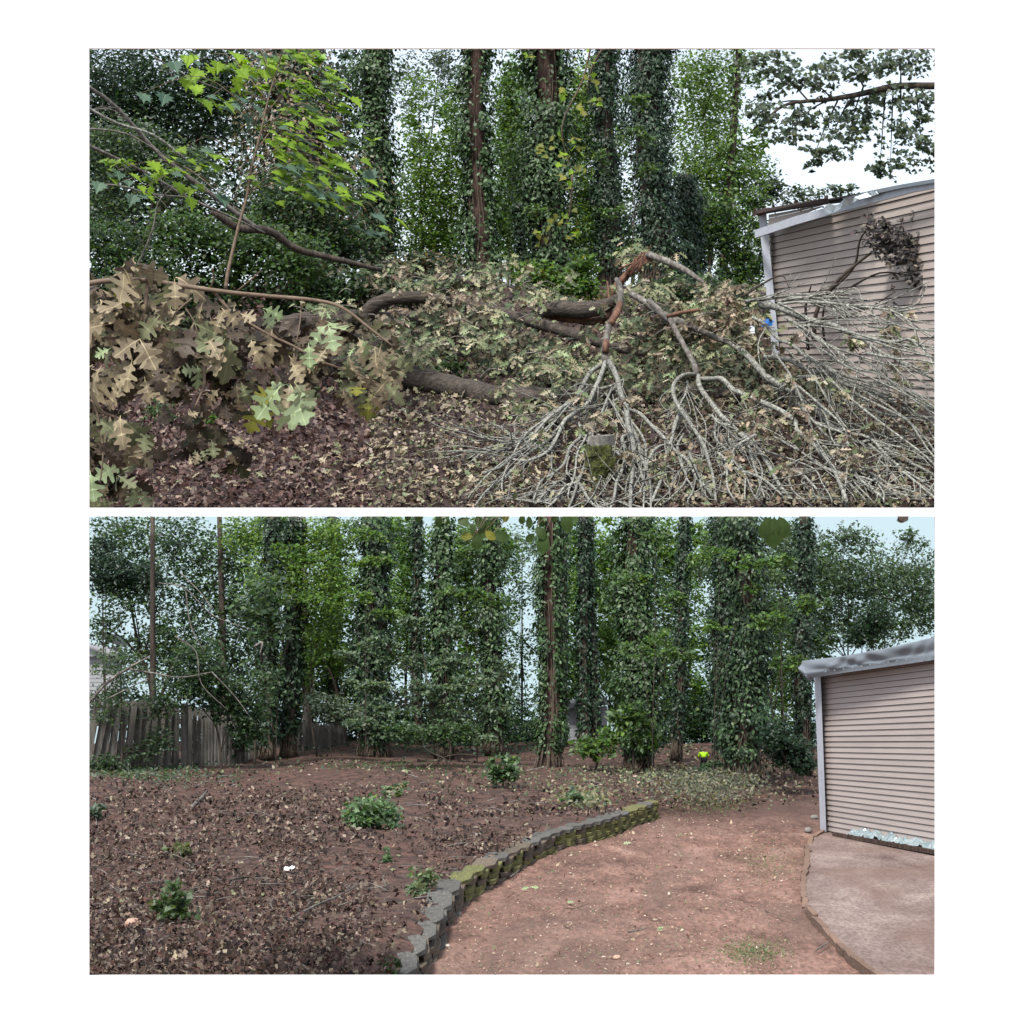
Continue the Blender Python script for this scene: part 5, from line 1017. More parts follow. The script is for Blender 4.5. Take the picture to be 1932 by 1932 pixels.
ivl(1102, 1100, 13, 1412, 'left one of the slim dark twin trunks before the small house', 1300, IVY2, skirt=False)
ivl(1124, 1112, 10, 1411, 'right one of the slim dark twin trunks before the small house', 900, IVY2, skirt=False)
ivl(1206, 1200, 46, 1452, 'broad bushy ivy-clad trunk with brown vines high up', 7000, IVY, bare=[(.80, .97, -.8, -.3)], bark='bark_red', trunk=.42)
ivl(1275, 1293, 15, 1432, 'slim leaning dark trunk left of the person in yellow', 1600, IVY2)
ivl(1366, 1360, 28, 1455, 'dark left half of the widest pair of ivy columns, beside the person in yellow', 3600, IVY2)
ivl(1405, 1408, 46, 1470, 'widest ivy-clad trunk with tangled brown roots, right of the person in yellow', 6500, IVY2 + IVY)
ivl(1516, 1516, 22, 1455, 'dark ivy-clad trunk by the corner of the tarped shed', 2600, IVY2)
ivl(1062, 1066, 9, 1414, 'thin dark ivy stem close behind the bare-barked trunk', 700, IVY2, skirt=False)
bt_ = thing('bare_trunk', 'pale grey bare trunk between the fence pair and the slim dark trunk', 'tree', None, P(578, 1405, 66)); part('trunk', MB().tube([P(580, 1408, 66), P(578, 1250, 66), P(574, 1150, 66), P(570, 975, 66)], [.16, .14, .13, .11], 9, 4, .05).mesh('trunk'), bt_, M['graybark'], True)
for (a, b, c, w, Yt, lb) in [(290, 288, 288, 7, 58, 'thin straight brown trunk rising behind the leaning fence boards'), (425, 420, 414, 8, 63, 'thin brown trunk left of the fence pair of ivy trunks')]:
    t_ = thing('bare_trunk', lb, 'tree', 'thin bare trunks behind the fence', P(a, 1420, Yt)); part('trunk', MB().tube([P(a, 1420, Yt), P(b, 1200, Yt), P(c, 975, Yt)], [w * Yt / F, w * .8 * Yt / F, w * .6 * Yt / F], 9, 5, .06).mesh('trunk'), t_, M['bark'], True)
G_LB = 'leafy trees behind the trunks of the lower garden'
def lt(label, base, Y, bl, n, leaf, cols, cat='tree', name='leafy_tree', group=G_LB, **k):
    leafy_tree(name, label, cat, base, Y, bl, n, leaf, cols, False, k.pop('T', T_SIMPLE), k.pop('trunk_r', 2.5), group=group, zmax=ZTOP, **k)
lt('big leafy tree with sky showing through, behind the left fence', 300, 63.5, [(220, 1010, 60, 50, 1.3), (330, 1030, 80, 60, 2), (250, 1120, 80, 60, 1.6), (380, 1120, 80, 60, 1.8), (340, 1200, 90, 50, 1.6), (440, 1040, 60, 60, 1.4), (450, 1180, 60, 60, 1.2), (200, 1180, 40, 40, .5)], 7500, 8.5, DARK + IVY + MID[:1], trunk_r=5)
lt('near-black leafy tree at the left edge above the grey house', 200, 60, [(205, 1080, 50, 40, 1.6), (260, 1090, 60, 40, 1.4), (190, 1040, 30, 30, .6)], 2400, 8.5, DARK)
lt('yellow-green leafy tree left of the broad dark trunk', 600, 60.5, [(590, 1020, 50, 50, 1.4), (610, 1100, 70, 60, 1.6), (520, 1080, 60, 60, 1.2), (600, 1180, 50, 60, 1.2), (640, 1020, 40, 50, 1), (470, 1010, 60, 40, 1)], 5200, 8, MID + BRIGHT)
lt('round bright green bush under the pale bare trunk', 590, 66.5, [(590, 1250, 50, 40, 1.4), (600, 1310, 60, 40, 1.4), (650, 1300, 40, 60, 1)], 3000, 7.5, BRIGHT[:2] + MID)
lt('green tree between the broad dark trunk and the big shrub', 765, 66.5, [(770, 1030, 40, 60, 1.2), (760, 1130, 40, 70, 1.3), (790, 1230, 50, 60, 1), (740, 1230, 30, 50, .6)], 2800, 8, MID + BRIGHT[:1])
lt('green tree filling the gap left of the brightest sky gap', 880, 67, [(880, 1040, 40, 70, 1.3), (880, 1150, 40, 80, 1.3), (960, 1060, 30, 60, .7), (955, 1170, 26, 60, .5), (890, 1290, 50, 60, 1.2)], 3400, 8, MID + IVY)
lt('thin grey-green tree whose leaves dot the brightest sky gap', 985, 68, [(985, 1030, 40, 50, .9), (980, 1130, 40, 40, .45), (985, 1230, 40, 70, .8), (975, 1330, 40, 60, 1.2), (1000, 1390, 40, 30, .8)], 2000, 7.5, GREY + IVY + MID[:1])
lt('green tree behind the slim twin trunks', 1100, 67, [(1090, 1020, 36, 60, 1), (1140, 1090, 40, 80, 1.5), (1080, 1150, 30, 70, 1), (1150, 1200, 40, 60, 1.2), (1100, 1260, 50, 50, 1.2), (1160, 1290, 30, 50, .8)], 4200, 8, MID + BRIGHT[:1])
lt('green tree between the bushy trunk and the slim leaning trunk', 1255, 67, [(1250, 1040, 36, 70, 1.2), (1300, 1090, 36, 90, 1.3), (1290, 1240, 40, 80, 1.3), (1260, 1330, 30, 50, .7), (1320, 1350, 36, 50, .8)], 3600, 8, MID + BRIGHT[:1])
lt('grey-green tree spreading over the tarped shed at the right', 1600, 64, [(1500, 1050, 50, 70, 1.6), (1580, 1080, 70, 60, 1.8), (1660, 1110, 80, 50, 2), (1730, 1080, 50, 60, 1.2), (1560, 1170, 60, 50, 1.5), (1650, 1190, 70, 40, 1.4), (1740, 1150, 50, 50, 1.2), (1470, 1130, 40, 60, 1), (1720, 1020, 30, 24, .3), (1600, 1015, 60, 30, .8), (1520, 1200, 50, 40, 1.2)], 9500, 7.5, IVY + GREY[:2])
lt('dark small tree crown above the tarp at the right', 1640, 61, [(1650, 1165, 34, 40, 1), (1620, 1200, 30, 20, .6)], 1200, 7.5, IVY2)
lt('young green tree with light leaves beside the widest ivy trunk', 1470, 59, [(1380, 1030, 50, 40, 1.2), (1340, 1070, 40, 30, .7), (1440, 1080, 40, 30, .7), (1480, 1180, 40, 60, 1)], 2600, 7.5, IVY + MID)
lt('yellow-green sapling in the gap left of the tarped shed', 1478, 66, [(1485, 1320, 30, 60, 1), (1475, 1400, 30, 30, .6)], 900, 7, MID + BRIGHT)
lt('dark evergreen bush at the foot of the tarped shed', 1500, 49.5, [(1490, 1420, 44, 30, 1.4), (1515, 1445, 26, 20, .8), (1465, 1390, 30, 30, .8)], 2600, 8, DARK, 'shrub', 'shrub', None, T=T_SIMPLE)
lt('hazy far tree behind the left half of the lower wood', 420, 68.6, [(250, 1060, 90, 80, 1), (420, 1080, 90, 90, 1.2), (560, 1130, 80, 110, 1.3), (480, 1260, 90, 80, 1), (330, 1270, 90, 60, .8), (690, 1100, 70, 110, 1), (700, 1290, 60, 70, .7)], 5200, 7.5, MID + IVY)
lt('hazy far tree behind the right half of the lower wood', 1200, 68.6, [(870, 1100, 60, 110, 1), (1080, 1100, 60, 110, 1), (1200, 1150, 70, 130, 1.3), (1320, 1130, 60, 130, 1.2), (1450, 1150, 60, 130, 1.2), (1100, 1310, 60, 60, .8), (1260, 1320, 60, 60, .8), (1460, 1320, 40, 70, .7)], 5200, 7.5, MID + IVY)
lt('far grey-green tree rising behind the tarped shed', 1680, 67.5, [(1560, 1100, 70, 60, 1), (1660, 1080, 80, 60, 1), (1740, 1130, 60, 70, 1), (1620, 1180, 90, 50, 1)], 3600, 7.5, GREY + IVY)
lt('mid-green tree with layered sprays left of the big shrub', 660, 64, [(640, 1120, 50, 70, 1.2), (660, 1230, 60, 60, 1.2), (600, 1200, 50, 60, 1), (560, 1280, 50, 50, 1), (520, 1000, 50, 40, .8)], 3300, 10, MID + BRIGHT[:2], clump=26)
lt('bright green tree glowing between the trunks left of the bare-barked one', 880, 67.5, [(770, 1080, 50, 110, 1.4), (870, 1080, 36, 110, 1.2), (890, 1220, 40, 80, 1), (800, 1200, 50, 80, 1), (740, 1000, 40, 40, .6), (940, 1010, 36, 36, .5)], 3300, 10, MID + BRIGHT, clump=26)
lt('bright green tree glowing between the slim twins and the bushy trunk', 1150, 67.5, [(1090, 1080, 36, 110, 1.2), (1150, 1060, 40, 90, 1.2), (1150, 1210, 40, 90, 1.2), (1090, 1250, 40, 70, 1), (1065, 1330, 30, 50, .6), (1165, 1330, 26, 50, .6)], 3300, 10, MID + BRIGHT, clump=26)
lt('bright green tree behind the slim leaning trunk', 1290, 67.5, [(1255, 1080, 30, 110, 1.1), (1320, 1040, 36, 70, 1), (1320, 1200, 36, 60, .7), (1255, 1240, 30, 90, 1), (1310, 1330, 36, 60, 1)], 2500, 10, MID + BRIGHT, clump=26)
lt('green tree filling the gap between the widest ivy trunk and the corner trunk', 1475, 66, [(1475, 1050, 36, 80, 1), (1470, 1170, 30, 90, 1), (1475, 1280, 30, 80, .9), (1540, 1230, 30, 50, .7), (1545, 1080, 40, 80, .9)], 2600, 9, MID + IVY, clump=22)
lt('dark hedge close behind the leaning fence boards', 270, 58, [(200, 1345, 60, 40, 1), (290, 1370, 70, 50, 1.4), (370, 1390, 50, 40, 1), (440, 1400, 50, 30, .8)], 2300, 11, DARK + IVY2, 'shrub', 'shrub', None, clump=20)
lt('leafy tree behind the board fence at the left', 400, 66, [(280, 1230, 70, 60, 1), (380, 1260, 80, 60, 1.2), (470, 1240, 60, 80, 1.1), (250, 1330, 80, 30, .7), (400, 1340, 80, 40, 1), (470, 1100, 50, 70, .8)], 3600, 9, DARK + IVY, clump=20)
lt('light green spray reaching across the widest ivy trunk high up', 1345, 50, [(1360, 1045, 46, 14, 1), (1410, 1060, 36, 14, .8), (1320, 1060, 30, 12, .6), (1345, 1180, 40, 12, .6), (1420, 1110, 30, 12, .6), (1240, 1200, 36, 14, .6)], 620, 8, MID + BRIGHT[:1], trunk_r=1, clump=14)
for lb_, b_, Yq, bl_, n_q in [('light green spray drooping in front of the broad dark trunk', 690, 58, [(700, 1060, 50, 14, 1), (660, 1130, 46, 14, 1), (730, 1160, 40, 12, .8), (690, 1010, 50, 14, .8)], 800), ('light green spray drooping before the fence pair of trunks', 520, 58, [(540, 1040, 50, 14, 1), (590, 1060, 50, 14, 1), (500, 1100, 44, 14, .8), (560, 1130, 50, 14, 1)], 800),
                            ('mid-green spray across the trunk left of the brightest sky gap', 900, 57, [(890, 1040, 40, 14, 1), (930, 1130, 40, 14, .8), (870, 1120, 44, 14, 1), (900, 1000, 50, 12, .8)], 640), ('mid-green spray across the bushy trunk and the slim leaning trunk', 1230, 51, [(1190, 1090, 40, 14, 1), (1270, 1130, 36, 14, 1), (1210, 1230, 46, 16, 1), (1290, 1230, 36, 14, .8), (1240, 1010, 40, 14, .8)], 900),
                            ('leaf spray hanging between the widest trunk and the corner trunk', 1480, 50, [(1470, 1060, 40, 16, 1), (1450, 1170, 44, 16, 1), (1490, 1250, 36, 16, 1), (1530, 1140, 40, 16, 1)], 900)]:
    lt(lb_, b_, Yq, bl_, n_q, 8.5, MID + BRIGHT[:2] if Yq > 57.5 else MID + IVY[1:3], trunk_r=1, clump=22, flat=.3)
G_LS = 'shrubs of the lower garden'
lt('big grey-green shrub filling the middle of the wood', 830, 56, [(720, 1215, 46, 14, 1), (790, 1175, 40, 16, 1), (850, 1195, 36, 14, .9), (760, 1250, 56, 16, 1.3), (700, 1290, 44, 14, 1), (850, 1250, 46, 22, 1.2), (800, 1300, 60, 20, 1.5), (900, 1290, 46, 20, 1.1), (740, 1335, 50, 16, 1.1), (850, 1345, 60, 20, 1.5), (930, 1340, 40, 18, .9), (960, 1270, 24, 30, .6), (690, 1360, 40, 14, .8), (790, 1385, 56, 14, 1), (890, 1395, 50, 12, .9), (660, 1240, 30, 16, .6)], 6200, 8.5, [(.06, .105, .06), (.10, .155, .09), (.15, .205, .13), (.03, .055, .03)], 'shrub', 'shrub', G_LS, clump=34, flat=.3)
lt('small pale-leaved shrub right of the fence', 628, 58, [(625, 1335, 42, 24, 1.4), (660, 1350, 30, 20, .7), (600, 1320, 24, 20, .5)], 1100, 8, [(.09, .13, .09), (.13, .17, .12), (.06, .09, .06)], 'shrub', 'shrub', G_LS, trunk_r=1)
lt('leafy shrub sprawling down over the middle of the fence', 420, 54.5, [(400, 1290, 60, 30, 1.4), (440, 1330, 70, 36, 1.8), (380, 1240, 60, 40, 1.4), (470, 1370, 40, 26, 1), (340, 1300, 50, 40, 1), (480, 1290, 50, 50, 1.2)], 5000, 8.5, IVY + IVY2, 'shrub', 'shrub', G_LS)
lt('vine-tangled shrub over the leaning fence boards at the left edge', 230, 53.2, [(230, 1260, 60, 40, 1.2), (200, 1330, 50, 40, .7), (290, 1340, 40, 30, .8), (300, 1400, 30, 30, .6), (260, 1420, 40, 20, .5), (200, 1440, 50, 16, .8)], 2400, 8.5, GREY + IVY, 'shrub', 'shrub', G_LS)
lt('broad-leaved shrub with a spray of big oval leaves right of the fence corner', 480, 56.5, [(500, 1120, 60, 50, 1), (510, 1180, 50, 40, 1), (470, 1150, 40, 30, .6)], 900, 13, IVY + [(.08, .13, .09)], 'shrub', 'shrub', G_LS)
lt('drooping bright-leaved shrub right of the bare-barked trunk', 1120, 52.5, [(1120, 1408, 44, 22, 1.4), (1150, 1390, 26, 20, .6)], 420, 13, MID + [(.09, .14, .06)], 'shrub', 'shrub', G_LS)
lt('leafy shrub with one yellow leaf at the foot of the bushy trunk', 1195, 53, [(1195, 1350, 40, 30, 1), (1215, 1390, 36, 26, .7)], 700, 12, MID + IVY, 'shrub', 'shrub', G_LS)
lt('shrub of small leaves under the big grey-green shrub', 860, 54, [(850, 1385, 60, 20, 1.2), (760, 1380, 40, 24, .8)], 1600, 8, IVY, 'shrub', 'shrub', G_LS)
lt('brushy shrub in front of the person in yellow', 1330, 51.5, [(1330, 1460, 40, 12, 1), (1290, 1470, 40, 10, .6), (1345, 1448, 24, 10, .4)], 1300, 7, IVY + GREY, 'shrub', 'shrub', G_LS, trunk_r=1)
# dark ground-level growth behind the trunks
for lb, b_, Yq, bl_ in [('low dark thicket between the trunks left of the middle', 760, 66.8, [(700, 1370, 70, 44, 1.4), (800, 1365, 70, 48, 1.6), (900, 1360, 60, 50, 1.2), (740, 1330, 70, 40, 1), (640, 1390, 50, 30, .8), (560, 1380, 60, 40, 1), (880, 1390, 50, 34, .8), (480, 1370, 60, 50, 1)]),
                       ('low dark thicket between the trunks right of the middle', 1250, 66.8, [(960, 1375, 50, 46, 1.2), (1020, 1385, 40, 36, .8), (1290, 1350, 60, 50, 1), (1350, 1340, 50, 50, .9), (1180, 1400, 50, 24, .6), (1260, 1385, 70, 40, 1.2), (1350, 1385, 60, 44, 1), (1450, 1390, 60, 44, 1), (1520, 1390, 40, 50, .7)])]:
    lt(lb, b_, Yq, bl_, 5600, 8.5, DARK + IVY2 + IVY[1:3], 'thicket', 'thicket', 'thickets at the back of the lower garden', limbs=False)
# bare curving twigs in the left tangle
tg = thing('leaning_branch', 'pale crooked branch leaning over the fence at the left edge', 'branch', None, P(180, 1320, 52.6))
for pts, r in [([(165, 1330), (200, 1290), (240, 1262), (280, 1240)], 3.2), ([(240, 1262), (290, 1270), (340, 1278), (400, 1268)], 1.8), ([(330, 1200), (370, 1230), (380, 1290), (430, 1340)], 1.4), ([(350, 1110), (360, 1180), (385, 1230)], 1.4), ([(480, 1220), (495, 1212), (490, 1235)], 2.2), ([(300, 1100), (350, 1110), (400, 1160), (480, 1190)], 1.3), ([(340, 1080), (380, 1120), (400, 1150)], 1.2), ([(200, 1320), (240, 1300), (280, 1280)], 1.6), ([(400, 1268), (440, 1310), (470, 1350)], 1.4)]:
    part('twig', MB().tube(poly(pts, 52.6, 52.4), [q * .0145 * r for q in (1, .8, .5)], 5, 4, .1).mesh('twig'), tg, M['graybark'], True)
# ------------------------------------------------------------------ leaves hanging into the top of the lower view
ho = thing('overhanging_branch', 'near branch dangling dark oval leaves into the top of the lower view', 'branch', None, P(980, 966, 20))
Yh = 20.0
part('twig', MB().tube(poly([(800, 965), (870, 964), (960, 966), (1050, 965), (1120, 964)], Yh, Yh), [.012, .012, .010, .008], 6, 3).mesh('twig'), ho, M['stem'], True)
HL = [(875, 985, 30, 150, 0), (893, 1000, 24, 100, 1), (845, 985, 16, 260, 0), (828, 985, 24, 250, 1), (880, 1012, 30, 185, 2), (900, 1022, 36, 268, 1), (905, 985, 30, 300, 0), (925, 1010, 28, 320, 2), (945, 1012, 38, 350, 1), (925, 990, 24, 250, 0), (915, 1000, 40, 240, 1), (985, 980, 22, 260, 0), (998, 985, 26, 275, 0), (1022, 985, 24, 270, 1), (1045, 975, 26, 250, 0), (1020, 1005, 32, 300, 1), (1025, 1025, 46, 262, 1), (1000, 1015, 26, 225, 0), (1070, 985, 44, 268, 1), (1085, 980, 20, 300, 0), (955, 975, 26, 240, 2), (790, 975, 26, 265, 0), (770, 975, 20, 250, 0)]
for i, (a, b, L, ang, k) in enumerate(HL):
    an = math.radians(ang); st = P(a, b, Yh); ax = (math.cos(an), rng.normal() * .2, math.sin(an))
    a0 = st - np.array((ax[0], 0, ax[2])) * L * .5 * Yh / F
    big_leaf(ho, a0, ax, (rng.normal() * .3, -1, .25), L * Yh / F, 'oval', L_YEL if k == 2 else L_DARKG, round(float(rng.uniform(.0, .2)), 1))
    e = P(np.interp(a, [770, 1085], [800, 1100]), 964, Yh)
    if b > 990: part('twig', MB().tube([e, (e + a0) / 2 + (.01, 0, 0), a0], [.006, .004, .003], 5, 3).mesh('twig'), ho, M['stem'], True)
hl2 = thing('hanging_leaf', 'single large dark rounded leaf hanging at the top right of the lower view', 'leaf', None, P(1458, 968, Yh))
part('stalk', MB().tube([P(1462, 960, Yh), P(1461, 972, Yh)], [.006, .005], 5, 1).mesh('stalk'), hl2, M['stem'])
for L, an, off in ((66, 268, 0), (50, 250, -6), (48, 290, 8)): big_leaf(hl2, P(1461 + off, 972, Yh), (math.cos(math.radians(an)), 0, math.sin(math.radians(an))), (.1, -1, .2), L * Yh / F, 'oval', L_DARKG, .1)
hl3 = thing('hanging_leaf', 'tip of a small brown leaf at the top right corner of the lower view', 'leaf', None, P(1690, 968, Yh))
for L, an, dx in ((26, 200, 1716), (24, 345, 1692)): big_leaf(hl3, P(dx, 974, Yh), (math.cos(math.radians(an)), 0, math.sin(math.radians(an))), (.1, -1, .2), L * Yh / F, 'oval', L_BROWN, .1)
# ------------------------------------------------------------------ person in a yellow hi-vis top, bending away among the trunks
def person():
    Yp = 53.0; x = (1328 - 966) / F * Yp; zg = float(zL(Yp)) + .3; k = .0155 * 22
    root = thing('person', 'person in a bright yellow high-visibility top bending over between the dark trunks', 'person', None, (x, Yp, zg))
    H = (966 - 1422) / F * Yp - zg          # height of the bent shoulders
    u = H / 1.15
    J = {'pel': (0, 0, .88), 'sp': (.0, .08, 1.02), 'ch': (-.01, .2, 1.16), 'nk': (-.02, .34, 1.2), 'hd': (-.03, .46, 1.16),
         'ls': (-.19, .22, 1.16), 'le': (-.27, .28, .93), 'lh': (-.22, .38, .74), 'rs': (.18, .22, 1.16), 're': (.29, .24, .95), 'rh': (.30, .34, .74),
         'lk': (-.13, .06, .48), 'la': (-.14, -.03, .08), 'lt': (-.15, .14, .03), 'rk': (.13, .06, .48), 'ra': (.15, -.03, .08), 'rt': (.16, .14, .03), 'lp': (-.1, .0, .84), 'rp': (.1, 0, .84)}
    def skin(name, edges, rad, m, rootj):
        names = []; 
        for e in edges:
            for q in e:
                if q not in names: names.append(q)
        me = bpy.data.meshes.new(name); me.from_pydata([(x + J[q][0] * u, Yp + J[q][1] * u, zg + J[q][2] * u) for q in names], [(names.index(a), names.index(b)) for a, b in edges], [])
        o = part(name, me, root, m); md = o.modifiers.new('skin', 'SKIN'); md.use_smooth_shade = True
        for i, q in enumerate(names):
            sv = me.skin_vertices[0].data[i]; r = rad[q] * u; sv.radius = (r, r); sv.use_root = q == rootj
        o.modifiers.new('sub', 'SUBSURF').levels = 2; o.modifiers['sub'].render_levels = 2; return o
    skinm = plain('skin', (.32, .19, .13), .6)
    skin('body', [('pel', 'sp'), ('sp', 'ch'), ('ch', 'nk'), ('nk', 'hd'), ('ch', 'ls'), ('ls', 'le'), ('le', 'lh'), ('ch', 'rs'), ('rs', 're'), ('re', 'rh'), ('pel', 'lp'), ('lp', 'lk'), ('lk', 'la'), ('la', 'lt'), ('pel', 'rp'), ('rp', 'rk'), ('rk', 'ra'), ('ra', 'rt')],
         {'pel': .12, 'sp': .12, 'ch': .13, 'nk': .05, 'hd': .10, 'ls': .06, 'le': .045, 'lh': .04, 'rs': .06, 're': .045, 'rh': .04, 'lk': .06, 'la': .045, 'lt': .04, 'rk': .06, 'ra': .045, 'rt': .04, 'lp': .09, 'rp': .09}, skinm, 'pel')
    skin('shirt', [('pel', 'sp'), ('sp', 'ch'), ('ch', 'ls'), ('ls', 'le'), ('ch', 'rs'), ('rs', 're')], {'pel': .15, 'sp': .165, 'ch': .175, 'ls': .085, 'le': .07, 'rs': .085, 're': .07}, plain('hi_vis_yellow', (.30, .55, .015), .8), 'pel')
    J['ph'] = (0, 0, .86)
    skin('trousers', [('ph', 'lp'), ('lp', 'lk'), ('lk', 'la'), ('ph', 'rp'), ('rp', 'rk'), ('rk', 'ra')], {'ph': .13, 'lp': .12, 'lk': .085, 'la': .07, 'rp': .12, 'rk': .085, 'ra': .07}, plain('dark_trousers', (.012, .013, .016), .9), 'ph')
    J['h1'] = (-.03, .45, 1.2); J['h2'] = (-.035, .5, 1.2)
    skin('cap', [('h1', 'h2')], {'h1': .11, 'h2': .1}, plain('dark_cap', (.02, .02, .02), .9), 'h1')
    for h in ('lh', 'rh'):
        b = J[h]
        for q in range(5):
            J['f0'] = (b[0] + (q - 2) * .018, b[1] + .02, b[2] - .03); J['f1'] = (b[0] + (q - 2) * .022, b[1] + .05, b[2] - .09 - .01 * (q in (1, 2, 3)))
            skin('finger', [('f0', 'f1')], {'f0': .011, 'f1': .009}, skinm, 'f0')
person()
# ------------------------------------------------------------------ lower litter, weeds and sticks
def low_point(dx, dy, lift=.33):
    r = (dy - 966) / F; Y = (4.06 - lift) / (r - .0572); return np.stack([(dx - 966) / F * Y, Y, zL(Y) + lift], -1)
n = 104000
dy = 1409 + (1895 - 1409) * rng.uniform(0, 1, n); dx = 160 + rng.uniform(0, 1, n) * 1400
p = low_point(dx, dy); keep = (p[:, 0] < wall_x(p[:, 1]) - .14) & (p[:, 1] < YEND)
far_ = (p[:, 1] >= YEND) & (dx < 1545) & (dy < 1535 - 12 * np.sin(dx * .03)) & (p[:, 1] < 68)
thin = rng.uniform(0, 1, n)
bare = np.exp(-((dx - 760) / 90) ** 2 - ((dy - 1700) / 160) ** 2) + np.exp(-((dx - 620) / 120) ** 2 - ((dy - 1470) / 12) ** 2) + np.exp(-((dx - 1000) / 200) ** 2 - ((dy - 1560) / 18) ** 2) + .9 * np.exp(-((dx - 1450) / 70) ** 2 - ((dy - 1505) / 26) ** 2) + .85 * np.clip(np.sin(dx * .021 + 2 * np.sin(dy * .017)) * np.sin(dy * .031 + 1.7 * np.sin(dx * .011)) - .45, 0, 1) * 2
keep = (keep | far_) & (thin > np.clip(bare, 0, .9)); p = p[keep]; dx = dx[keep]; dy = dy[keep]; N = len(p)
p[:, 2] += rng.uniform(0, .07, N) + lumps(p[:, 0], p[:, 1], 1.1, .05, 5) + lumps(p[:, 0], p[:, 1], .45, .16, 15)
p[:, 2] -= np.where(p[:, 1] >= YEND, np.clip((p[:, 1] - YEND) / 60, 0, .3) * .33, 0)
nn = unit(rng.normal(size=(N, 3)) * .95 + (0, -.35, 1)); aa = rng.normal(size=(N, 3)); aa -= nn * np.sum(aa * nn, 1, keepdims=True)
pal = palette(N, LITTER, [.25, .22, .22, .12, .13, .06]); pal2 = palette(N, OLIVE + [(.05, .08, .05)], [.2, .2, .2, .15, .1, .15])
m2 = (rng.uniform(0, 1, N) < .85 * np.exp(-((dx - 1130) / 300) ** 2 - ((dy - 1475) / 26) ** 2) + .3 * (dy < 1465)); pal[m2] = pal2[m2]
sz = np.minimum(rng.gamma(4.5, 1.45, N), 12) * p[:, 1] / F * np.interp(dy, [1420, 1840], [.75, 1.6])
for nm, sel, T_, lb in (('leaf_litter', dy < 1600, T_OVAL, 'small brown fallen leaves on the farther part of the bank below the fence'), ('leaf_litter', dy >= 1600, T_LITTER, 'larger curled brown fallen leaves on the near part of the bank beside the block wall')):
    tag(link(nm, leaf_mesh(nm, p[sel], aa[sel], nn[sel], sz[sel], pal[sel], T_), None, M['dry']), lb, 'leaf litter', kind='stuff')
for k in range(260):
    b = rng.uniform(1600, 1836); a = rng.uniform(172, 760)
    q = low_point(np.array(a), np.array(b))
    if q[0] > wall_x(q[1]) - .2: continue
    q = q + (0, 0, .03)
    big_leaf(bank, q, rng.normal(size=3) * (1, 1, .3), (rng.normal() * .4, -.3 + rng.normal() * .4, 1), rng.uniform(9, 20) * q[1] / F, 'oak' if rng.random() < .5 else 'oval', [L_BROWN, L_BROWN, L_TAN, L_OLIVE][int(rng.integers(0, 4))], round(float(rng.uniform(.1, .5)), 1), 'fallen_leaf')
tb = MB()
for k in range(420):
    a, b = rng.uniform(170, 1500), 1440 + 400 * rng.random() ** .8; q = low_point(np.array(a), np.array(b), .36)
    if q[1] < YEND and q[0] > wall_x(q[1]) - .25: continue
    if q[1] > YEND and b > 1520: continue
    an = rng.uniform(0, math.pi); L = rng.uniform(.12, .7) * q[1] / 40; e = np.array((math.cos(an), math.sin(an), rng.normal() * .12)) * L
    tb.tube([q + (0, 0, .03), q + e * .5 + rng.normal(size=3) * .04 * L + (0, 0, .04), q + e + (0, 0, .03)], [.008 * q[1] / 30, .007 * q[1] / 30, .003], 4, 2)
tag(link('twig_litter', tb.mesh('twig_litter'), None, M['graybark']), 'thin broken twigs strewn through the brown leaves of the bank', 'twigs', kind='stuff')
# scattered scraps, twigs and pebbles on the red dirt
n = 15000; dx = rng.uniform(780, 1545, n); dy = rng.uniform(1545, 1845, n); q = np.array([GL(a, b) for a, b in zip(dx, dy)])
k = (q[:, 0] > wall_x(q[:, 1]) + .12) & (dx < 1505 - 0 * dy); q = q[k]; N = len(q); q[:, 2] += rng.uniform(0, .03, N) + lumps(q[:, 0], q[:, 1], 1.3, .035, 3) - .01
nn = unit(rng.normal(size=(N, 3)) * .4 + (0, -.2, 1)); aa = rng.normal(size=(N, 3)); aa -= nn * np.sum(aa * nn, 1, keepdims=True)
tag(link('dirt_scraps', leaf_mesh('dirt_scraps', q, aa, nn, np.minimum(rng.gamma(1.5, 1.7, N), 14) * q[:, 1] / F, palette(N, [(.10, .05, .035), (.22, .12, .09), (.42, .34, .26), (.13, .15, .08), (.3, .22, .16)]), T_SIMPLE), None, M['dry']), 'small leaf scraps and chips scattered over the red dirt', 'debris', kind='stuff')
def patch(name, label, cat, cx, cy, rx, ry, n, size, cols, lift=0, T=T_OVAL, hgt=.05, up=1.0):
    d = rng.normal(size=(n, 2)) * .5; dx = cx + d[:, 0] * rx; dy = cy + d[:, 1] * ry; q = low_point(dx, dy, lift); q[:, 2] += rng.uniform(0, hgt, n)
    a, nn = orient(n, up, None, -.1); return tag(link(name, leaf_mesh(name, q, a, nn, size * rng.uniform(.6, 1.2, n) * q[:, 1] / F, palette(n, cols), T), None, M['leaf']), label, cat, None, 'stuff')
WEED = [(.09, .12, .05), (.13, .16, .07), (.06, .09, .04), (.17, .19, .10)]
patch('clover_patch', 'patch of small clover leaves on the red dirt by the patio edge', 'ground cover', 1420, 1800, 70, 26, 1500, 4.5, WEED)
patch('weed_patch', 'thin scatter of tiny weeds on the dirt right of the mound, left of the patio bricks', 'ground cover', 1450, 1630, 70, 40, 900, 3.2, WEED)
patch('weed_patch', 'thin creeping weeds at the upper right end of the block wall', 'ground cover', 1340, 1515, 80, 22, 700, 5, WEED, .05)
patch('ivy_patch', 'low dark ground ivy at the foot of the board fence', 'ground cover', 260, 1462, 150, 24, 1700, 7, IVY + GREY, .33, hgt=.12)
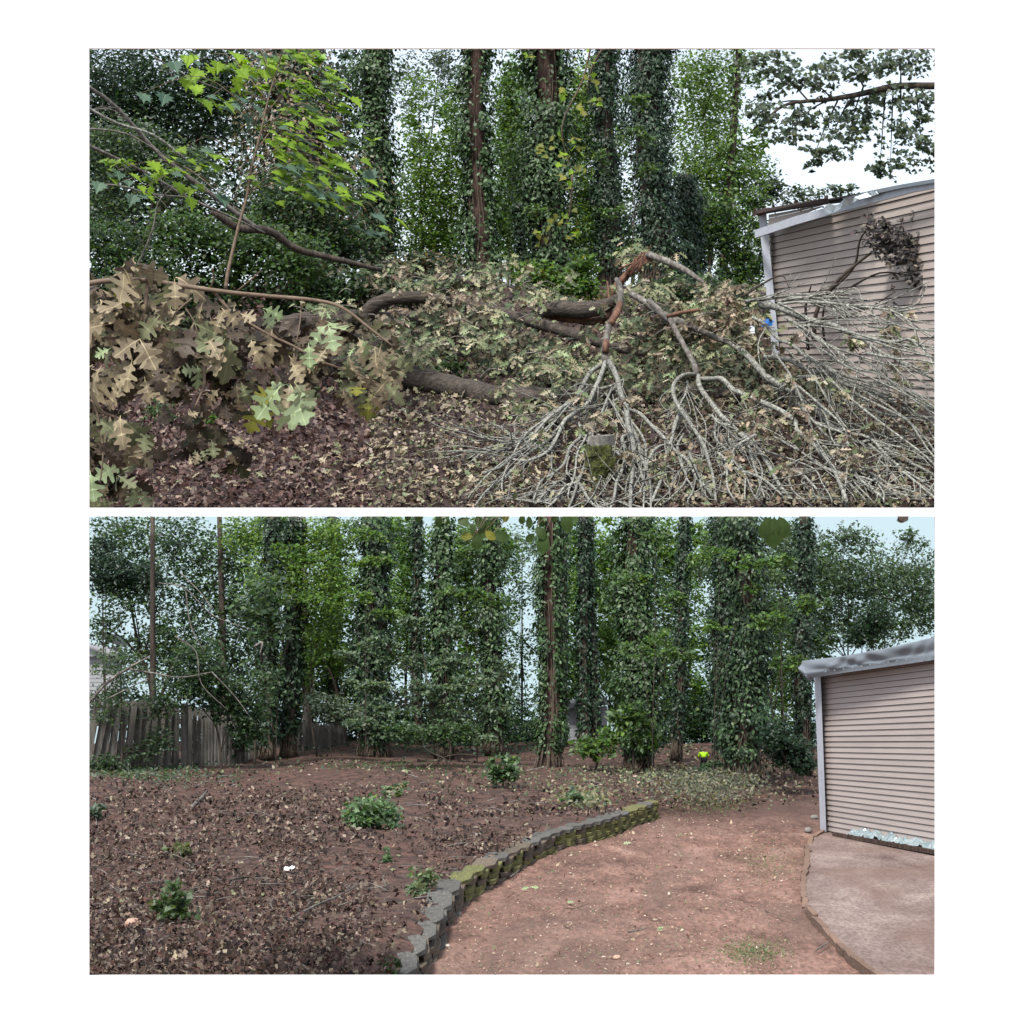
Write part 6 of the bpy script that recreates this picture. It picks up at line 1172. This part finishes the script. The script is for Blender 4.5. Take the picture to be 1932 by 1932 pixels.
patch('ivy_patch', 'dark ground ivy in the deep shade at the very back between the trunks', 'ground cover', 950, 1416, 420, 12, 1700, 6.5, IVY2 + DARK, .33, hgt=.25)
patch('ivy_patch', 'ground ivy in the strip of shade below the middle trunks', 'ground cover', 720, 1450, 160, 10, 900, 6, IVY, .33, hgt=.1)
patch('debris_heap', 'heap of pale wilted leaves above the far end of the block wall', 'leaf heap', 1330, 1485, 110, 30, 3200, 8, [(.10, .12, .08), (.17, .18, .12), (.06, .075, .05), (.24, .23, .17), (.05, .04, .035)], .33, T_OAK, .25, .5)
patch('debris_heap', 'small heap of pale green wilted leaves left of the big heap', 'leaf heap', 1105, 1510, 50, 18, 420, 12, OLIVE + [(.1, .16, .1)], .33, T_OAK, .14, .5)
def bush(label, cx, cy, rx, ry, n, size, cols, T=T_IVY, group='small green plants on the leafy bank', name='low_bush', cat='bush'):
    Yb = float(low_point(np.array(float(cx)), np.array(float(cy + ry)))[1])
    leafy_tree(name, label, cat, cx, Yb, [(cx, cy, rx, ry, 1), (cx - rx * .4, cy + ry * .3, rx * .6, ry * .5, .5), (cx + rx * .4, cy, rx * .5, ry * .6, .5)], n, size, cols, False, T, .8, group=group, limbs=False, part_name='leaves', trunk_pts=[(cx, cy + ry), (cx, cy + ry * .4), (cx + 2, cy), (cx, cy - ry * .6)])
GB = [(.06, .12, .05), (.10, .17, .08), (.15, .22, .12), (.05, .09, .04)]
bush('biggest fresh green bush on the leafy bank', 703, 1540, 52, 34, 1100, 11, GB)
bush('thin upright green plant in front of the middle ivy trunks', 950, 1452, 30, 34, 420, 9, GB + IVY)
bush('little green sprout below the biggest bush', 728, 1610, 12, 8, 40, 10, GB)
bush('small green plant above the biggest bush', 745, 1490, 22, 12, 140, 9, GB + OLIVE)
bush('pale weedy clump beside the green sprig at the wall, far right of the bank', 1080, 1505, 22, 14, 140, 10, GREY + GB)
bush('blurred dark green weed in the lower left of the bank', 335, 1690, 40, 44, 300, 13, [(.03, .06, .02), (.05, .085, .03), (.10, .14, .08)], T_MAPLE)
bush('faint yellow-green weed left of centre on the bank', 345, 1600, 26, 16, 70, 12, [(.06, .08, .03), (.10, .11, .05)], T_MAPLE)
bush('blue-green leaves poking in at the left edge of the bank', 172, 1530, 16, 24, 60, 16, GREY)
bush('grassy tuft behind the top of the block wall', 795, 1665, 26, 22, 260, 13, [(.09, .14, .07), (.14, .17, .09)], T_SIMPLE)
bush('ivy sprig over the nearest wall block', 728, 1832, 24, 16, 70, 13, IVY)
stm = M['graybark']
def stick(label, pts, r, lift=.36, m=None, name='stick', group='fallen sticks on the ground of the lower garden'):
    q = [low_point(np.array(float(a)), np.array(float(b)), lift) + (0, 0, rng.uniform(.01, .05)) for a, b in pts]; Ym = float(q[0][1])
    st = thing(name, label, 'stick', group, q[0]); part('wood', MB().tube(q, [r * Ym / F, r * .8 * Ym / F, r * .4 * Ym / F], 7, 3, .12).mesh('wood'), st, m or stm, True)
    return st
L4 = lambda *p: [l4(*q) for q in p]
L5 = lambda *p: [l5(*q) for q in p]
L6 = lambda *p: [l6(*q) for q in p]
stick('longest straight stick, slanting across the bare soil left of the wall', L4((1380, 1220), (1560, 1130), (1700, 1060), (1835, 985)), 3)
stick('forked stick lying below the longest stick', L4((1210, 1210), (1330, 1225), (1480, 1225)), 2.6)
stick('short thick brown stick beside the nearest wall blocks', L4((1745, 1340), (1830, 1330), (1940, 1315)), 4, m=M['bark'])
stick('bent brown stick in the middle of the bank', L4((985, 945), (1100, 915), (1220, 950)), 2.4, m=M['bark'])
stick('pale short stick in the upper left of the bank', L4((260, 755), (340, 765), (430, 785)), 2)
stick('thin upright twig near the bottom left of the bank', L4((965, 1510), (1000, 1440), (1025, 1370)), 1.5)
stick('thin twig in the lower left leaves', L4((430, 1420), (445, 1350), (450, 1290)), 1.4)
stick('crooked thin twig left of the bottom of the bank', L4((560, 1280), (630, 1330), (580, 1420)), 1.3)
stick('pale flat slab of bark standing on the upper bank', L4((720, 430), (790, 370), (822, 325)), 4.5)
stick('thin curved twig on the dirt left of the patio bricks', L6((770, 1115), (860, 1160), (1000, 1185)), 1.3, .02, M['stem'])
stick('small forked twig at the lower patio edge', L6((1115, 1390), (1180, 1350), (1195, 1330)), 1.6, .02)
stick('twig with a pale leaf in the middle of the dirt', L5((1340, 1135), (1420, 1130), (1510, 1105)), 1.5, .02, M['stem'])
stick('little pale twig at the foot of the wall', L5((975, 915), (1010, 890), (1035, 870)), 1.6, .02)
stick('twig at the right edge of the dirt, below the mound', L5((1780, 1305), (1860, 1285), (1910, 1270)), 1.6, .02)
stick('arching dead twig below the middle trunks', L5((400, 170), (500, 100), (640, 75), (790, 85)), 1.3, .45, M['stem'])
for lb, a, b in (('pale green fallen leaf in the middle of the red dirt', 1083, 1707), ('pale green fallen leaf near the block wall on the dirt', 1000, 1678), ('fallen leaf near the far end of the dirt', 1192, 1593), ('pale leaf at the right edge of the dirt', 1240, 1755)):
    fl_ = thing('fallen_leaf', lb, 'leaf', 'single leaves on the red dirt', GL(a, b))
    for _ in range(2): big_leaf(fl_, GL(a, b) + (0, 0, .03), rng.normal(size=3) * (1, .6, .2), (rng.normal() * .2, -.5, 1), 17 * GL(a, b)[1] / F, 'oak', L_PALE, .2)
def rock(label, a, b, r, lift, m, name='stone'):
    c = low_point(np.array(float(a)), np.array(float(b)), lift); s = r * c[1] / F; v = []; f = []
    for i in range(7):
        th = math.pi * i / 6
        for k_ in range(9):
            ph = 2 * math.pi * k_ / 9; e = 1 + rng.normal() * .09; v.append(c + np.array((math.sin(th) * math.cos(ph) * s * e, math.sin(th) * math.sin(ph) * s * e, math.cos(th) * s * .7 * e + s * .3)))
    for i in range(6):
        for k_ in range(9): f.append((i * 9 + k_, i * 9 + (k_ + 1) % 9, (i + 1) * 9 + (k_ + 1) % 9, (i + 1) * 9 + k_))
    me = pydata(name, v, f); me.materials.append(m); me.polygons.foreach_set('use_smooth', np.ones(len(f), bool))
    tag(link(name, me), label, 'stone', 'stones of the lower garden')
pale_s = noise_mat('pale_stone', [(.35, .3, .25), (.5, .45, .4)], 12, .9, .3); pink_s = noise_mat('pink_clod', [(.25, .15, .11), (.5, .34, .26)], 14, .95, .8)
rock('small white stone at the foot of the nearest wall blocks', *l5(542, 1383), 4.5, 0, pale_s)
rock('pink crumbly clod in the lower left leaves', *l4(315, 1250), 17, .33, pink_s, 'clod')
rock('round tan stone beside the short thick stick', *l4(1610, 1310), 5, .33, pale_s)
rock('pinkish clod left of the clover patch', *l5(1700, 1470), 8, 0, pink_s, 'clod')
rock('flat stone near the foot of the white corner post', *l6(1060, 580), 8, 0, stone_m)
rock('flat brown stone above the flat stone by the corner post', *l6(1100, 495), 8, 0, stone_m)
fi = thing('litter_can', 'crushed white and black scrap of litter in the middle of the bank', 'litter', None, low_point(np.array(525.), np.array(1645.)))
c = low_point(np.array(535.), np.array(1645.)); mbq = MB()
for k_ in range(5): mbq.slab([c + (k_ * .03, 0, .02), c + (k_ * .03 + .05, .02, .02 + rng.random() * .03), c + (k_ * .03 + .04, .04, .08 + rng.random() * .03), c + (k_ * .03, .03, .06)], (0, -1, .3), .008)
part('crumpled_film', mbq.mesh('crumpled_film'), fi, noise_mat('printed_film', [(.02, .02, .02), (.75, .75, .75), (.8, .8, .8)], 22, .4, 0, 2, pos=[.42, .5, .6]))
